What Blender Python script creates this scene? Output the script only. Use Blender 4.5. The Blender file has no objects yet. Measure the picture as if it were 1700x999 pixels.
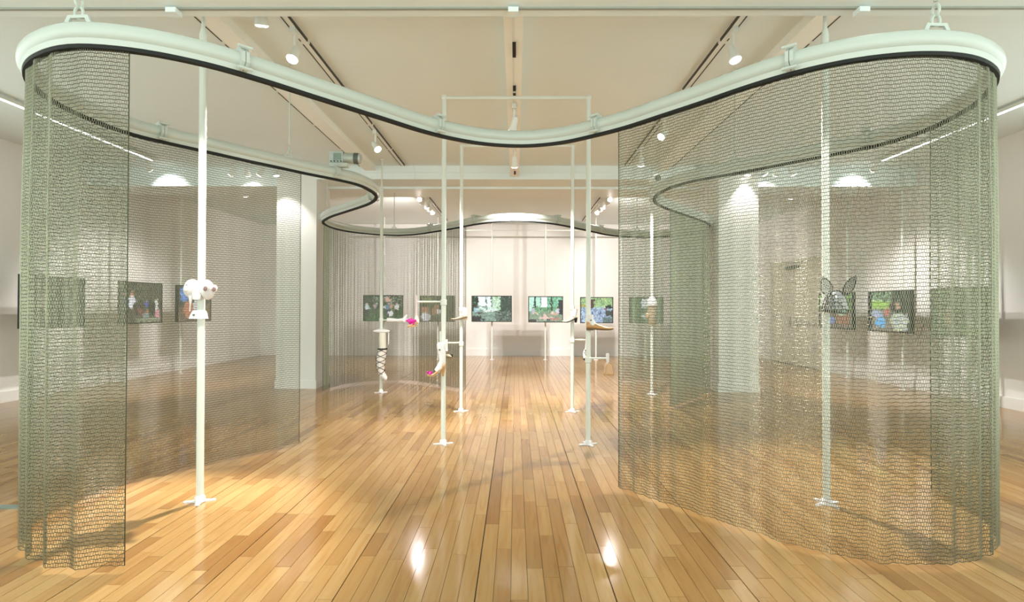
import bpy, math, random
import numpy as np
from mathutils import Vector, Matrix

random.seed(7)
np.random.seed(7)
scene = bpy.context.scene
COL = scene.collection

# ------------------------------------------------------------------ camera
F_PX = 930.0
VPX, HOR, ROLL = 856.0, 511.0, math.radians(0.13)
RISE = 2.7          # pixels of lens rise
pitch = math.atan((HOR - 499.5 - RISE) / F_PX)
yaw = math.atan((VPX - 850.0) / F_PX)
fwd = Vector((-math.sin(yaw) * math.cos(pitch), math.cos(yaw) * math.cos(pitch), math.sin(pitch)))
right = Vector((math.cos(yaw), math.sin(yaw), 0))
up = right.cross(fwd)
r2 = right * math.cos(ROLL) + up * math.sin(ROLL)
u2 = up * math.cos(ROLL) - right * math.sin(ROLL)
cam_d = bpy.data.cameras.new('camera')
cam = bpy.data.objects.new('camera', cam_d)
COL.objects.link(cam)
cam.matrix_world = Matrix(((r2.x, u2.x, -fwd.x, 0), (r2.y, u2.y, -fwd.y, 0), (r2.z, u2.z, -fwd.z, 1.4), (0, 0, 0, 1)))
cam_d.sensor_width = 36.0
cam_d.lens = 36.0 * F_PX / 1700.0
cam_d.shift_y = RISE / 1700.0
cam_d.clip_start = 0.05
cam_d.clip_end = 100
scene.camera = cam

# ------------------------------------------------------------------ world, exposure
w = bpy.data.worlds.new('world')
scene.world = w
w.use_nodes = True
w.node_tree.nodes['Background'].inputs[0].default_value = (0.88, 1.0, 0.93, 1)
w.node_tree.nodes['Background'].inputs[1].default_value = 1.85
vs = scene.view_settings
vs.view_transform = 'Standard'
vs.look = 'None'
vs.gamma = 1.0
vs.use_curve_mapping = False
vs.exposure = 0.5

# ------------------------------------------------------------------ helpers
def srgb(r, g, b):
    f = lambda c: c / 12.92 if c <= 0.04045 else ((c + 0.055) / 1.055) ** 2.4
    return (f(r / 255), f(g / 255), f(b / 255), 1.0)


def mat(name, color, rough=0.5, metal=0.0, emit=None, estr=0.0, noise=0.0, nscale=20.0, coat=0.0, alpha=1.0,
        transmission=0.0, bump=0.0):
    m = bpy.data.materials.new(name)
    m.use_nodes = True
    nt = m.node_tree
    b = nt.nodes['Principled BSDF']
    b.inputs['Base Color'].default_value = color
    b.inputs['Roughness'].default_value = rough
    b.inputs['Metallic'].default_value = metal
    b.inputs['Coat Weight'].default_value = coat
    b.inputs['Transmission Weight'].default_value = transmission
    b.inputs['Alpha'].default_value = alpha
    if emit is not None:
        b.inputs['Emission Color'].default_value = emit
        b.inputs['Emission Strength'].default_value = estr
    if noise > 0 or bump > 0:
        tc = nt.nodes.new('ShaderNodeNewGeometry')
        n = nt.nodes.new('ShaderNodeTexNoise')
        n.inputs['Scale'].default_value = nscale
        n.inputs['Detail'].default_value = 4
        nt.links.new(tc.outputs['Position'], n.inputs['Vector'])
        if noise > 0:
            mx = nt.nodes.new('ShaderNodeMix')
            mx.data_type = 'RGBA'
            mx.inputs['A'].default_value = color
            mx.inputs['B'].default_value = tuple(c * (1 - noise) for c in color[:3]) + (1,)
            nt.links.new(n.outputs['Fac'], mx.inputs['Factor'])
            nt.links.new(mx.outputs['Result'], b.inputs['Base Color'])
        if bump > 0:
            bp = nt.nodes.new('ShaderNodeBump')
            bp.inputs['Strength'].default_value = bump
            bp.inputs['Distance'].default_value = 0.01
            nt.links.new(n.outputs['Fac'], bp.inputs['Height'])
            nt.links.new(bp.outputs['Normal'], b.inputs['Normal'])
    return m


M = {}
M['wall'] = mat('wall_paint', (0.80, 0.79, 0.76, 1), 0.7, noise=0.03, nscale=3)
M['ceil'] = mat('ceiling_paint', (0.80, 0.88, 0.88, 1), 0.75, noise=0.05, nscale=1.5)
M['beam'] = mat('beam_paint', (0.80, 0.88, 0.88, 1), 0.6, noise=0.03, nscale=4)
M['rib'] = mat('rib_paint', (0.92, 0.94, 0.90, 1), 0.5, noise=0.02, nscale=6)
M['trim'] = mat('trim_paint', (0.80, 0.79, 0.76, 1), 0.45, noise=0.02, nscale=8)
M['pipe'] = mat('pipe_paint', (0.52, 0.565, 0.515, 1), 0.32, noise=0.04, nscale=9)
M['pole'] = mat('pole_paint', (0.68, 0.71, 0.65, 1), 0.35, noise=0.03, nscale=12)
M['black'] = mat('black_rubber', (0.004, 0.005, 0.004, 1), 0.7, noise=0.2, nscale=30)
M['slot'] = mat('dark_slot', (0.05, 0.045, 0.035, 1), 0.6, noise=0.2, nscale=30)
M['chain'] = mat('chain_metal', (0.45, 0.445, 0.32, 1), 0.34, 1.0, noise=0.35, nscale=6)
M['wire'] = mat('dark_wire_metal', (0.10, 0.095, 0.06, 1), 0.42, 1.0, noise=0.35, nscale=6)
M['groove'] = mat('groove_paint', (0.34, 0.36, 0.31, 1), 0.6, noise=0.1, nscale=10)
M['lampw'] = mat('lamp_enamel', (0.78, 0.80, 0.76, 1), 0.35, noise=0.03, nscale=20)
M['bulb'] = mat('lamp_glow', (1, 1, 1, 1), 0.4, emit=(1.0, 0.95, 0.88, 1), estr=8.0)
M['strip'] = mat('strip_glow', (1, 1, 1, 1), 0.4, emit=(0.95, 1.0, 0.95, 1), estr=4.5)
M['door'] = mat('door_paint', (0.58, 0.56, 0.47, 1), 0.5, noise=0.04, nscale=4)
M['metal'] = mat('brushed_metal', (0.55, 0.55, 0.52, 1), 0.35, 1.0, noise=0.1, nscale=40)
M['motor'] = mat('motor_paint', (0.50, 0.56, 0.52, 1), 0.4, 0.3, noise=0.3, nscale=40)
M['darkgrey'] = mat('dark_grey', (0.10, 0.11, 0.10, 1), 0.5, noise=0.2, nscale=30)
M['bezel'] = mat('screen_bezel', (0.02, 0.025, 0.022, 1), 0.35, noise=0.1, nscale=30)
M['white'] = mat('white_plastic', (0.74, 0.725, 0.73, 1), 0.4, noise=0.03, nscale=25)
M['cream'] = mat('cream_leather', (0.72, 0.66, 0.50, 1), 0.4, noise=0.1, nscale=40)
M['tan'] = mat('tan_leather', (0.58, 0.33, 0.13, 1), 0.32, noise=0.35, nscale=35)
M['nude'] = mat('nude_leather', (0.66, 0.42, 0.24, 1), 0.35, noise=0.15, nscale=35)
M['darkbrown'] = mat('dark_brown_leather', (0.14, 0.08, 0.03, 1), 0.4, noise=0.3, nscale=50)
M['beige'] = mat('beige_suede', (0.50, 0.42, 0.30, 1), 0.7, noise=0.2, nscale=60)
M['magenta'] = mat('magenta_silk', srgb(205, 25, 150), 0.5, noise=0.25, nscale=60)
M['pinkrod'] = mat('pink_plastic', (0.72, 0.55, 0.55, 1), 0.4, noise=0.1, nscale=40)
M['lace'] = mat('black_lace_wire', (0.012, 0.012, 0.014, 1), 0.5, noise=0.2, nscale=60)
M['silver'] = mat('silver_fabric', (0.55, 0.56, 0.60, 1), 0.4, 0.3, noise=0.7, nscale=70)
M['clear'] = mat('translucent_form', (0.72, 0.68, 0.58, 1), 0.25, noise=0.1, nscale=40)
M['cup'] = mat('cup_lining', (0.30, 0.19, 0.18, 1), 0.6, noise=0.3, nscale=60)
M['stock'] = mat('stocking', (0.80, 0.74, 0.68, 1), 0.6, noise=0.15, nscale=60)
M['plate'] = mat('floor_plate', (0.25, 0.33, 0.28, 1), 0.3, 0.6, noise=0.1, nscale=20)


class MB:
    def __init__(s):
        s.v = []
        s.f = []

    def add(s, vs, fs):
        o = len(s.v)
        s.v += [tuple(p) for p in vs]
        s.f += [tuple(i + o for i in f) for f in fs]
        return s

    def box(s, x0, x1, y0, y1, z0, z1):
        vs = [(x, y, z) for z in (z0, z1) for y in (y0, y1) for x in (x0, x1)]
        return s.add(vs, [(0, 2, 3, 1), (4, 5, 7, 6), (0, 1, 5, 4), (2, 6, 7, 3), (0, 4, 6, 2), (1, 3, 7, 5)])

    def prism(s, poly, y0, y1, axis='y'):
        """polygon (a,b) extruded; axis y: (a,y,b); axis z: (a,b,z); axis x: (x,a,b)"""
        n = len(poly)
        def P(a, b, t):
            return (a, t, b) if axis == 'y' else ((a, b, t) if axis == 'z' else (t, a, b))
        vs = [P(a, b, y0) for a, b in poly] + [P(a, b, y1) for a, b in poly]
        fs = [tuple(range(n))[::-1], tuple(range(n, 2 * n))]
        fs += [(i, (i + 1) % n, n + (i + 1) % n, n + i) for i in range(n)]
        return s.add(vs, fs)

    def tube(s, path, rad, n=10, closed=False, caps=True):
        path = [Vector(p) for p in path]
        m = len(path)
        rads = rad if isinstance(rad, (list, tuple)) else [rad] * m
        ref = None
        rings = []
        for i, p in enumerate(path):
            if closed:
                t = path[(i + 1) % m] - path[i - 1]
            else:
                t = path[min(i + 1, m - 1)] - path[max(i - 1, 0)]
            t.normalize()
            if ref is None:
                ref = Vector((0, 0, 1)) if abs(t.z) < 0.9 else Vector((1, 0, 0))
            a = (ref - t * ref.dot(t)).normalized()
            b = t.cross(a)
            ref = a
            rings.append([p + (a * math.cos(k * 2 * math.pi / n) + b * math.sin(k * 2 * math.pi / n)) * rads[i] for k in range(n)])
        vs = [q for r in rings for q in r]
        fs = []
        for i in range(m if closed else m - 1):
            j = (i + 1) % m
            for k in range(n):
                fs.append((i * n + k, i * n + (k + 1) % n, j * n + (k + 1) % n, j * n + k))
        if caps and not closed:
            fs.append(tuple(range(n))[::-1])
            fs.append(tuple((m - 1) * n + k for k in range(n)))
        return s.add(vs, fs)

    def cyl(s, a, b, r, n=14, r2=None):
        return s.tube([a, b], [r, r if r2 is None else r2], n)

    def ell(s, c, rx, ry, rz, nu=14, nv=9, rot=None, z0=-1.0, z1=1.0):
        """ellipsoid between latitudes z0..z1 (in -1..1)"""
        vs, fs = [], []
        a0, a1 = math.asin(z0), math.asin(z1)
        for i in range(nv + 1):
            a = a0 + (a1 - a0) * i / nv
            for k in range(nu):
                t = 2 * math.pi * k / nu
                p = Vector((rx * math.cos(a) * math.cos(t), ry * math.cos(a) * math.sin(t), rz * math.sin(a)))
                if rot is not None:
                    p = rot @ p
                vs.append(p + Vector(c))
        for i in range(nv):
            for k in range(nu):
                fs.append((i * nu + k, i * nu + (k + 1) % nu, (i + 1) * nu + (k + 1) % nu, (i + 1) * nu + k))
        fs.append(tuple(range(nu))[::-1])
        fs.append(tuple(nv * nu + k for k in range(nu)))
        return s.add(vs, fs)

    def loft(s, rings, caps=True):
        n = len(rings[0])
        vs = [p for r in rings for p in r]
        fs = []
        for i in range(len(rings) - 1):
            for k in range(n):
                fs.append((i * n + k, i * n + (k + 1) % n, (i + 1) * n + (k + 1) % n, (i + 1) * n + k))
        if caps:
            fs.append(tuple(range(n))[::-1])
            fs.append(tuple((len(rings) - 1) * n + k for k in range(n)))
        return s.add(vs, fs)

    def xform(s, mtx):
        s.v = [tuple(mtx @ Vector(p)) for p in s.v]
        return s

    def build(s, name, m, parent=None, smooth=False):
        me = bpy.data.meshes.new(name)
        me.from_pydata(s.v, [], s.f)
        me.validate()
        if smooth:
            me.polygons.foreach_set('use_smooth', [True] * len(me.polygons))
            try:
                me.set_sharp_from_angle(angle=math.radians(50))
            except Exception:
                pass
        me.update()
        return link(name, me, m, parent)


def link(name, me, m, parent=None):
    if m is not None and not me.materials:
        me.materials.append(M[m] if isinstance(m, str) else m)
    o = bpy.data.objects.new(name, me)
    COL.objects.link(o)
    if parent is not None:
        o.parent = parent
        o.matrix_parent_inverse = parent.matrix_world.inverted() if parent.type != 'EMPTY' else Matrix.Translation(-parent.location)
    return o


def tag(o, label, cat, group=None):
    o['label'] = label
    o['category'] = cat
    if group:
        o['group'] = group
    return o


def thing(name, label, cat, loc=(0, 0, 0), group=None):
    o = bpy.data.objects.new(name, None)
    o.empty_display_size = 0.05
    o.location = loc
    COL.objects.link(o)
    return tag(o, label, cat, group)


def struct(o, label=None, cat=None):
    o['kind'] = 'structure'
    if label:
        o['label'] = label
    if cat:
        o['category'] = cat
    return o


# ------------------------------------------------------------------ room shell
XL, XR, YB, YF, ZC = -7.5, 6.95, 16.4, -1.0, 3.85
YW = 6.4          # side walls cut short here, out of view, to let world light in
struct(MB().box(XL - 0.2, XL, YW, YB + 0.2, 0, ZC).build('wall_left', 'wall'), 'white gallery wall along the left side', 'wall')
struct(MB().box(XR, XR + 0.2, YW, YB + 0.2, 0, ZC).build('wall_right', 'wall'), 'white gallery wall with double doors on the right side', 'wall')
struct(MB().box(XL, XR, YB, YB + 0.2, 0, ZC).build('wall_back', 'wall'), 'bright white far wall behind the row of screens', 'wall')
struct(MB().box(XL - 0.2, XR + 0.2, YF, YB + 0.2, ZC, ZC + 0.2).build('ceiling', 'ceil'), 'off white flat gallery ceiling above the tracks', 'ceiling')
struct(MB().box(XL, XL + 0.025, YW, YB, 0.0, 0.16).build('baseboard_left', 'trim'), 'white baseboard at foot of left wall', 'baseboard')
struct(MB().box(XR - 0.025, XR, YW, 12.7, 0.0, 0.16).build('baseboard_right', 'trim'), 'white baseboard on right wall in front of the doors', 'baseboard')
struct(MB().box(XL + 0.025, XR - 0.025, YB - 0.025, YB, 0.0, 0.2).build('baseboard_back', 'trim'), 'white baseboard at foot of far wall', 'baseboard')

# floor: substrate + boards
floor = struct(MB().box(XL - 0.2, XR + 0.2, YF, YB + 0.2, -0.15, -0.012).build('floor', 'slot'), 'honey coloured maple strip floor with long seams', 'floor')


def wood():
    m = bpy.data.materials.new('maple_board')
    m.use_nodes = True
    nt = m.node_tree
    N, L = nt.nodes, nt.links
    b = N['Principled BSDF']
    at = N.new('ShaderNodeAttribute')
    at.attribute_name = 'rnd'
    ramp = N.new('ShaderNodeValToRGB')
    cr = ramp.color_ramp
    cr.elements[0].position = 0.0
    cr.elements[0].color = (0.235, 0.115, 0.034, 1)
    cr.elements[1].position = 1.0
    cr.elements[1].color = (0.375, 0.232, 0.092, 1)
    for p, c in ((0.10, (0.285, 0.152, 0.050, 1)), (0.35, (0.33, 0.187, 0.066, 1)), (0.75, (0.35, 0.207, 0.077, 1))):
        e = cr.elements.new(p)
        e.color = c
    L.new(at.outputs['Fac'], ramp.inputs['Fac'])
    g = N.new('ShaderNodeNewGeometry')
    mp = N.new('ShaderNodeVectorMath')
    mp.operation = 'MULTIPLY'
    mp.inputs[1].default_value = (26, 1.8, 1)
    L.new(g.outputs['Position'], mp.inputs[0])
    ad = N.new('ShaderNodeVectorMath')
    ad.operation = 'ADD'
    L.new(mp.outputs[0], ad.inputs[0])
    sc = N.new('ShaderNodeVectorMath')
    sc.operation = 'SCALE'
    sc.inputs['Scale'].default_value = 91.0
    cmb = N.new('ShaderNodeCombineXYZ')
    for i in range(3):
        L.new(at.outputs['Fac'], cmb.inputs[i])
    L.new(cmb.outputs[0], sc.inputs[0])
    L.new(sc.outputs[0], ad.inputs[1])
    n1 = N.new('ShaderNodeTexNoise')
    n1.inputs['Scale'].default_value = 1.0
    n1.inputs['Detail'].default_value = 5
    n1.inputs['Distortion'].default_value = 1.2
    L.new(ad.outputs[0], n1.inputs['Vector'])
    mx = N.new('ShaderNodeMix')
    mx.data_type = 'RGBA'
    mx.blend_type = 'MULTIPLY'
    mr = N.new('ShaderNodeMapRange')
    mr.inputs['From Min'].default_value = 0.45
    mr.inputs['From Max'].default_value = 0.75
    mr.inputs['To Min'].default_value = 0.0
    mr.inputs['To Max'].default_value = 0.55
    L.new(n1.outputs['Fac'], mr.inputs['Value'])
    L.new(mr.outputs['Result'], mx.inputs['Factor'])
    L.new(ramp.outputs['Color'], mx.inputs['A'])
    mx.inputs['B'].default_value = (0.74, 0.56, 0.36, 1)
    L.new(mx.outputs['Result'], b.inputs['Base Color'])
    n2 = N.new('ShaderNodeTexNoise')
    n2.inputs['Scale'].default_value = 7.0
    L.new(g.outputs['Position'], n2.inputs['Vector'])
    rr = N.new('ShaderNodeMapRange')
    rr.inputs['To Min'].default_value = 0.07
    rr.inputs['To Max'].default_value = 0.18
    L.new(n2.outputs['Fac'], rr.inputs['Value'])
    L.new(rr.outputs['Result'], b.inputs['Roughness'])
    b.inputs['IOR'].default_value = 1.5
    return m


M['wood'] = wood()
BW = 0.085
boards = []
c = 0
x = XL
while x < XR:
    y = YF + random.uniform(-1.0, 0)
    gap = 0.006 if c % 8 == 5 else 0.0022
    while y < YB:
        L = random.choice((0.35, 0.5, 0.65, 0.8, 0.95, 1.1, 1.3)) * random.uniform(0.9, 1.1)
        boards.append((x, min(x + BW, XR) - gap, max(y, YF), min(y + L, YB) - 0.002, random.random(), random.uniform(-0.0008, 0)))
        y += L
    x += BW
    c += 1


def in_view(bd):
    X, Y = 0.5 * (bd[0] + bd[1]), 0.5 * (bd[2] + bd[3])
    return Y > 2.55 and abs(X) < 0.93 * Y + 0.1


vis = [bd for bd in boards if in_view(bd)]
vis.sort(key=lambda b: -(b[3] - b[2]) / (0.5 * (b[2] + b[3])) ** 3)
near = set(id(b) for b in vis[:300])
for bd in boards:
    if id(bd) in near:
        me_b = MB().box(bd[0], bd[1], bd[2], bd[3], -0.012, bd[5])
        o = me_b.build('floor_board', 'wood', floor)
        a = o.data.attributes.new('rnd', 'FLOAT', 'FACE')
        a.data.foreach_set('value', [bd[4]] * len(o.data.polygons))
rest = [bd for bd in boards if id(bd) not in near]
mb = MB()
vals = []
for bd in rest:
    mb.box(bd[0], bd[1], bd[2], bd[3], -0.012, bd[5])
    vals += [bd[4]] * 6
o = mb.build('floor_boards', 'wood', floor)
a = o.data.attributes.new('rnd', 'FLOAT', 'FACE')
a.data.foreach_set('value', vals[:len(o.data.polygons)])
o['kind'] = 'stuff'

# columns
for name, X0, X1, Y0, lab in (('trim_1', -4.14, -3.45, 9.66, 'square white column standing behind the left curtain'),
                              ('trim_2', 3.40, 4.07, 9.40, 'square white column seen through the right curtain')):
    col = struct(MB().box(X0, X1, Y0, Y0 + 0.69, 0, ZC).build(name, 'wall'), lab, 'column')
    MB().box(X0 - 0.015, X1 + 0.015, Y0 - 0.015, Y0 + 0.705, 0, 0.14).build('baseboard', 'trim', col)

# beams
struct(MB().box(XL, XR, 3.1, 3.92, 3.45, ZC).build('trim_3', 'beam'), 'wide ceiling beam crossing the top of the view', 'beam')
MB().box(XL, XR, 3.795, 3.82, 3.438, 3.45).build('groove', 'groove', bpy.data.objects['trim_3'])
for xc in (-2.35, -0.02, 2.35):
    MB().box(xc - 0.035, xc + 0.035, 3.77, 3.85, 3.405, 3.438).build('clip', 'beam', bpy.data.objects['trim_3'])
bm = struct(MB().box(-3.45, 3.40, 9.65, 11.0, 3.62, ZC).build('trim_4', 'beam'), 'ceiling beam between the two square columns', 'beam')
MB().box(-3.45, 3.40, 9.63, 9.65, 3.73, ZC).build('trim_molding', 'beam', bm)
MB().box(-3.45, 3.40, 10.25, 11.02, 3.58, 3.62).build('trim_molding', 'beam', bm)
struct(MB().box(XL, -4.14, 9.75, 10.5, 3.52, ZC).build('trim_5', 'beam'), 'side ceiling beam left of the left column', 'beam')
struct(MB().box(4.07, XR, 9.75, 10.5, 3.52, ZC).build('trim_6', 'beam'), 'side ceiling beam right of the right column', 'beam')
cb = struct(MB().box(-0.10, 0.055, 3.92, 9.63, 3.66, ZC).build('trim_7', 'rib'), 'narrow central ceiling beam with dark slots', 'beam')
MB().box(-0.035, -0.015, 3.95, 9.6, 3.65, 3.66).build('track_strip', 'lampw', cb)
for y0, y1 in ((4.72, 5.0), (5.65, 5.78), (5.85, 5.9), (6.2, 6.3), (8.5, 8.9), (9.2, 9.4)):
    MB().box(-0.032, -0.002, y0, y1, 3.642, 3.65).build('slot', 'black', cb)
struct(MB().box(-2.60, -2.42, 3.92, 9.63, 3.76, ZC).build('trim_8', 'rib'), 'boxed ceiling rib running left of the centre', 'beam')
struct(MB().box(2.42, 2.60, 3.92, 9.63, 3.76, ZC).build('trim_9', 'rib'), 'boxed ceiling rib running right of the centre', 'beam')

# double doors on the right wall
dr = struct(MB().box(XR - 0.03, XR, 12.75, 12.83, 0, 2.62).box(XR - 0.03, XR, 15.2, 15.28, 0, 2.62).box(XR - 0.03, XR, 12.83, 15.2, 2.54, 2.62).build('door_1', 'door'),
            'beige double doors in the right wall', 'door')
MB().box(XR - 0.004, XR - 0.0005, 12.83, 15.2, 0.0, 2.54).build('door_gap_shade', 'darkgrey', dr)  # dark sheet added behind the leaves, its colour stands for shade in the gaps
for y0, y1, yh in ((12.84, 14.005, 13.85), (14.025, 15.19, 14.18)):
    lf = MB().box(XR - 0.018, XR - 0.001, y0, y1, 0.012, 2.53).build('door_leaf', 'door', dr)
    MB().box(XR - 0.06, XR - 0.018, yh - 0.03, yh + 0.03, 0.95, 1.2).build('door_handle', 'metal', lf)
    MB().box(XR - 0.07, XR - 0.05, min(yh, y0 + 0.1), max(yh, y1 - 0.1) if yh < 14 else yh, 1.03, 1.07).build('push_bar', 'metal', lf)
    MB().box(XR - 0.08, XR - 0.018, yh - 0.15, yh + 0.15, 2.38, 2.46).build('door_closer', 'darkgrey', lf)

# ------------------------------------------------------------------ lighting tracks and lamps
def light_track(X, y0, y1, label, z=ZC):
    t = thing('lighting_track', label, 'lighting track', (X, y0, z))
    MB().box(X - 0.032, X + 0.032, y0, y1, z - 0.03, z).build('track_body', 'lampw', t)
    y = y0
    while y < y1 - 0.1:
        e = min(y + 1.15, y1)
        for s in (-1, 1):
            MB().box(X + s * 0.03 - 0.005, X + s * 0.03 + 0.005, y + 0.03, e - 0.03, z - 0.033, z - 0.008).build('slot', 'slot', t)
        y = e
    return t


light_track(-1.93, 3.94, 9.55, 'white lighting track left of the centre in front bay')
light_track(1.88, 3.94, 9.55, 'white lighting track right of the centre in front bay')
light_track(-1.93, 11.05, 15.6, 'white lighting track left of the centre in far bay')
light_track(1.88, 11.05, 15.6, 'white lighting track right of the centre in far bay')
light_track(-2.65, 3.94, 9.6, 'thin dark lined track along the left ceiling rib')
light_track(2.65, 3.94, 9.6, 'thin dark lined track along the right ceiling rib')


def spot(name, label, base, aim, power, cone=60, blend=0.6, color=(1.0, 0.95, 0.89), drop=0.20, group=None, rad=0.03, light=True):
    """track spotlight: adapter, stem, housing, lens; the lamp's own light is its child"""
    base = Vector(base)
    t = thing(name, label, 'spotlight', tuple(base), group)
    MB().box(base.x - 0.025, base.x + 0.025, base.y - 0.06, base.y + 0.06, base.z - 0.05, base.z).build('track_adapter', 'lampw', t)
    head = base + Vector((0, 0, -drop))
    MB().cyl(base + Vector((0, 0, -0.05)), head, 0.012, 8).build('stem', 'lampw', t)
    d = (Vector(aim) - head).normalized()
    a = head - d * 0.07
    MB().tube([a, a + d * 0.03, a + d * 0.10, a + d * 0.15], [0.022, 0.036, 0.040, 0.052], 14).build('housing', 'lampw', t, True)
    f = a + d * 0.152
    MB().tube([f, f + d * 0.006, f + d * 0.012], [0.047, 0.046, 0.030], 14).build('lens', 'bulb', t)
    if light:
        ld = bpy.data.lights.new('lamp_light', 'SPOT')
        ld.energy = power
        ld.spot_size = math.radians(cone)
        ld.spot_blend = blend
        ld.color = color
        ld.shadow_soft_size = rad
        lo = bpy.data.objects.new('lamp_light', ld)
        COL.objects.link(lo)
        lo.rotation_euler = d.to_track_quat('-Z', 'Y').to_euler()
        lo.location = f + d * 0.03
        lo.parent = t
        lo.matrix_parent_inverse = Matrix.Translation(-base)
    return t


ZT = ZC - 0.03
WARM = (1.0, 0.88, 0.72)
PINK = (1.0, 0.94, 0.91)
FP = 280
spot('track_spotlight', 'track spotlight nearest the top beam on the left track', (-1.93, 4.2, ZT), (-2.3, 5.8, 0.0), FP * 1.0, 70)
spot('track_spotlight', 'glaring track spotlight above the left front pipe curve', (-1.93, 4.85, ZT), (-2.35, 3.3, 0.3), FP * 3.0, 52)
spot('track_spotlight', 'track spotlight at far end of left track before the beam', (-1.93, 7.65, ZT), (0.6, 5.9, 0.2), FP, 65)
spot('track_spotlight', 'twin glow spotlight high on the right track', (1.88, 4.85, ZT), (2.5, 3.9, 0.2), FP * 1.7, 75)
spot('track_spotlight', 'right track spotlight seen at the curtain top', (1.88, 7.1, ZT), (-0.9, 5.3, 0.3), FP * 1.6, 55)
spot('track_spotlight', 'right track spotlight lowest in view through the curtain', (1.88, 8.4, ZT), (2.0, 9.6, 0.0), FP * 1.2, 75)
spot('track_spotlight', 'central beam spotlight above the middle of the front pipe', (-0.02, 6.2, 3.65), (-1.0, 8.2, 0.0), FP * 1.3, 70)
spot('track_spotlight', 'central beam spotlight just over the front pipe', (-0.02, 6.6, 3.65), (0.9, 8.3, 0.0), FP * 1.3, 70)
spot('track_spotlight', 'central beam spotlight glowing below the front pipe', (-0.02, 7.80, 3.65), (0.0, 10.2, 0.0), FP * 1.5, 80, color=PINK)
spot('track_spotlight', 'track spotlight on left track above the camera side', (-1.95, 2.75, ZC), (-2.45, 5.2, 0.0), FP * 0.65, 40)
spot('track_spotlight', 'track spotlight on right track above the camera side', (1.85, 2.75, ZC), (2.6, 5.4, 0.0), FP * 0.4, 36)
spot('track_spotlight', 'middle spotlight above the camera side of the beam', (0.0, 2.0, ZC), (0.0, 4.2, 0.0), FP * 0.35, 80)
order = ('nearest the beam', 'second from the beam', 'third from the beam', 'fourth from the beam', 'farthest from the beam')
for i in range(5):
    y = 11.25 + i * 0.38
    inward = i == 0
    aL = (-1.9, 7.4, 0.3) if inward else ((-1.2, 13.0, 0.0) if i == 2 else (-6.6 + i * 1.5, 16.2, 1.0))
    aR = (1.9, 7.4, 0.3) if inward else ((1.2, 13.0, 0.0) if i == 2 else (6.4 - i * 1.5, 16.2, 1.0))
    pw = FP * (0.07 if inward else (0.8, 1.0, 1.0, 0.55, 0.4)[i])
    spot('track_spotlight', 'far bay left track spotlight, ' + order[i], (-1.93, y, ZT), aL, pw, 100, color=PINK, group='far bay left spotlights')
    spot('track_spotlight', 'far bay right track spotlight, ' + order[i], (1.88, y, ZT), aR, pw, 100, color=PINK, group='far bay right spotlights')
order4 = ('leftmost of four', 'second from left of four', 'third from left of four', 'rightmost of four')
for i in range(4):
    x = -4.75 + i * 0.24
    spot('track_spotlight', 'small spotlight at left side beam, ' + order4[i], (x, 9.35, ZC), (x - 0.1, 9.75, 3.3) if i == 1 else ((-3.8, 9.66, 1.5) if i == 3 else (-6.9, 10.2, 0.6)), FP * (0.18 if i in (1, 3) else 0.75), 80, color=PINK, drop=0.16, group='left side beam spotlights')
    x = 3.85 + i * 0.24
    spot('track_spotlight', 'small spotlight at right side beam, ' + order4[i], (x, 9.30, ZC), (x, 9.75, 3.3) if i == 2 else ((3.75, 9.4, 1.5) if i == 0 else (6.4, 9.6, 0.6)), FP * (0.18 if i in (0, 2) else 0.75), 80, color=PINK, drop=0.16, group='right side beam spotlights')
spot('track_spotlight', 'lone glowing spotlight in the dim bay behind the left beam', (-5.2, 10.7, ZC), (-5.6, 13.5, 0.0), FP * 0.25, 80, drop=0.24)
spot('track_spotlight', 'lone tiny spotlight in the dim bay behind the right beam', (5.33, 10.85, ZC), (5.9, 13.5, 0.0), FP * 0.25, 80, drop=0.24)
spot('track_spotlight', 'wall washing spotlight left of the side beam', (-6.1, 9.2, ZC), (-6.05, 9.75, 3.4), FP * 0.2, 80, drop=0.12, color=(0.92, 1.0, 0.92))
spot('track_spotlight', 'wall washing spotlight right of the side beam', (5.9, 9.2, ZC), (5.85, 9.75, 3.4), FP * 0.2, 80, drop=0.12, color=(0.92, 1.0, 0.92))

for X, lab in ((-5.93, 'bright linear ceiling light beyond the left curtain'), (5.92, 'bright linear ceiling light beyond the right curtain')):
    t = thing('strip_light', lab, 'ceiling light', (X, 3.95, ZC))
    MB().box(X - 0.03, X + 0.03, 3.95, 9.1, ZC - 0.06, ZC - 0.02).build('housing', 'lampw', t)
    MB().box(X - 0.012, X + 0.012, 3.98, 9.07, ZC - 0.068, ZC - 0.06).build('diffuser', 'strip', t)
    for yc in (4.2, 6.5, 8.85):
        MB().box(X - 0.02, X + 0.02, yc - 0.03, yc + 0.03, ZC - 0.02, ZC).build('mounting_clip', 'lampw', t)

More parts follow.
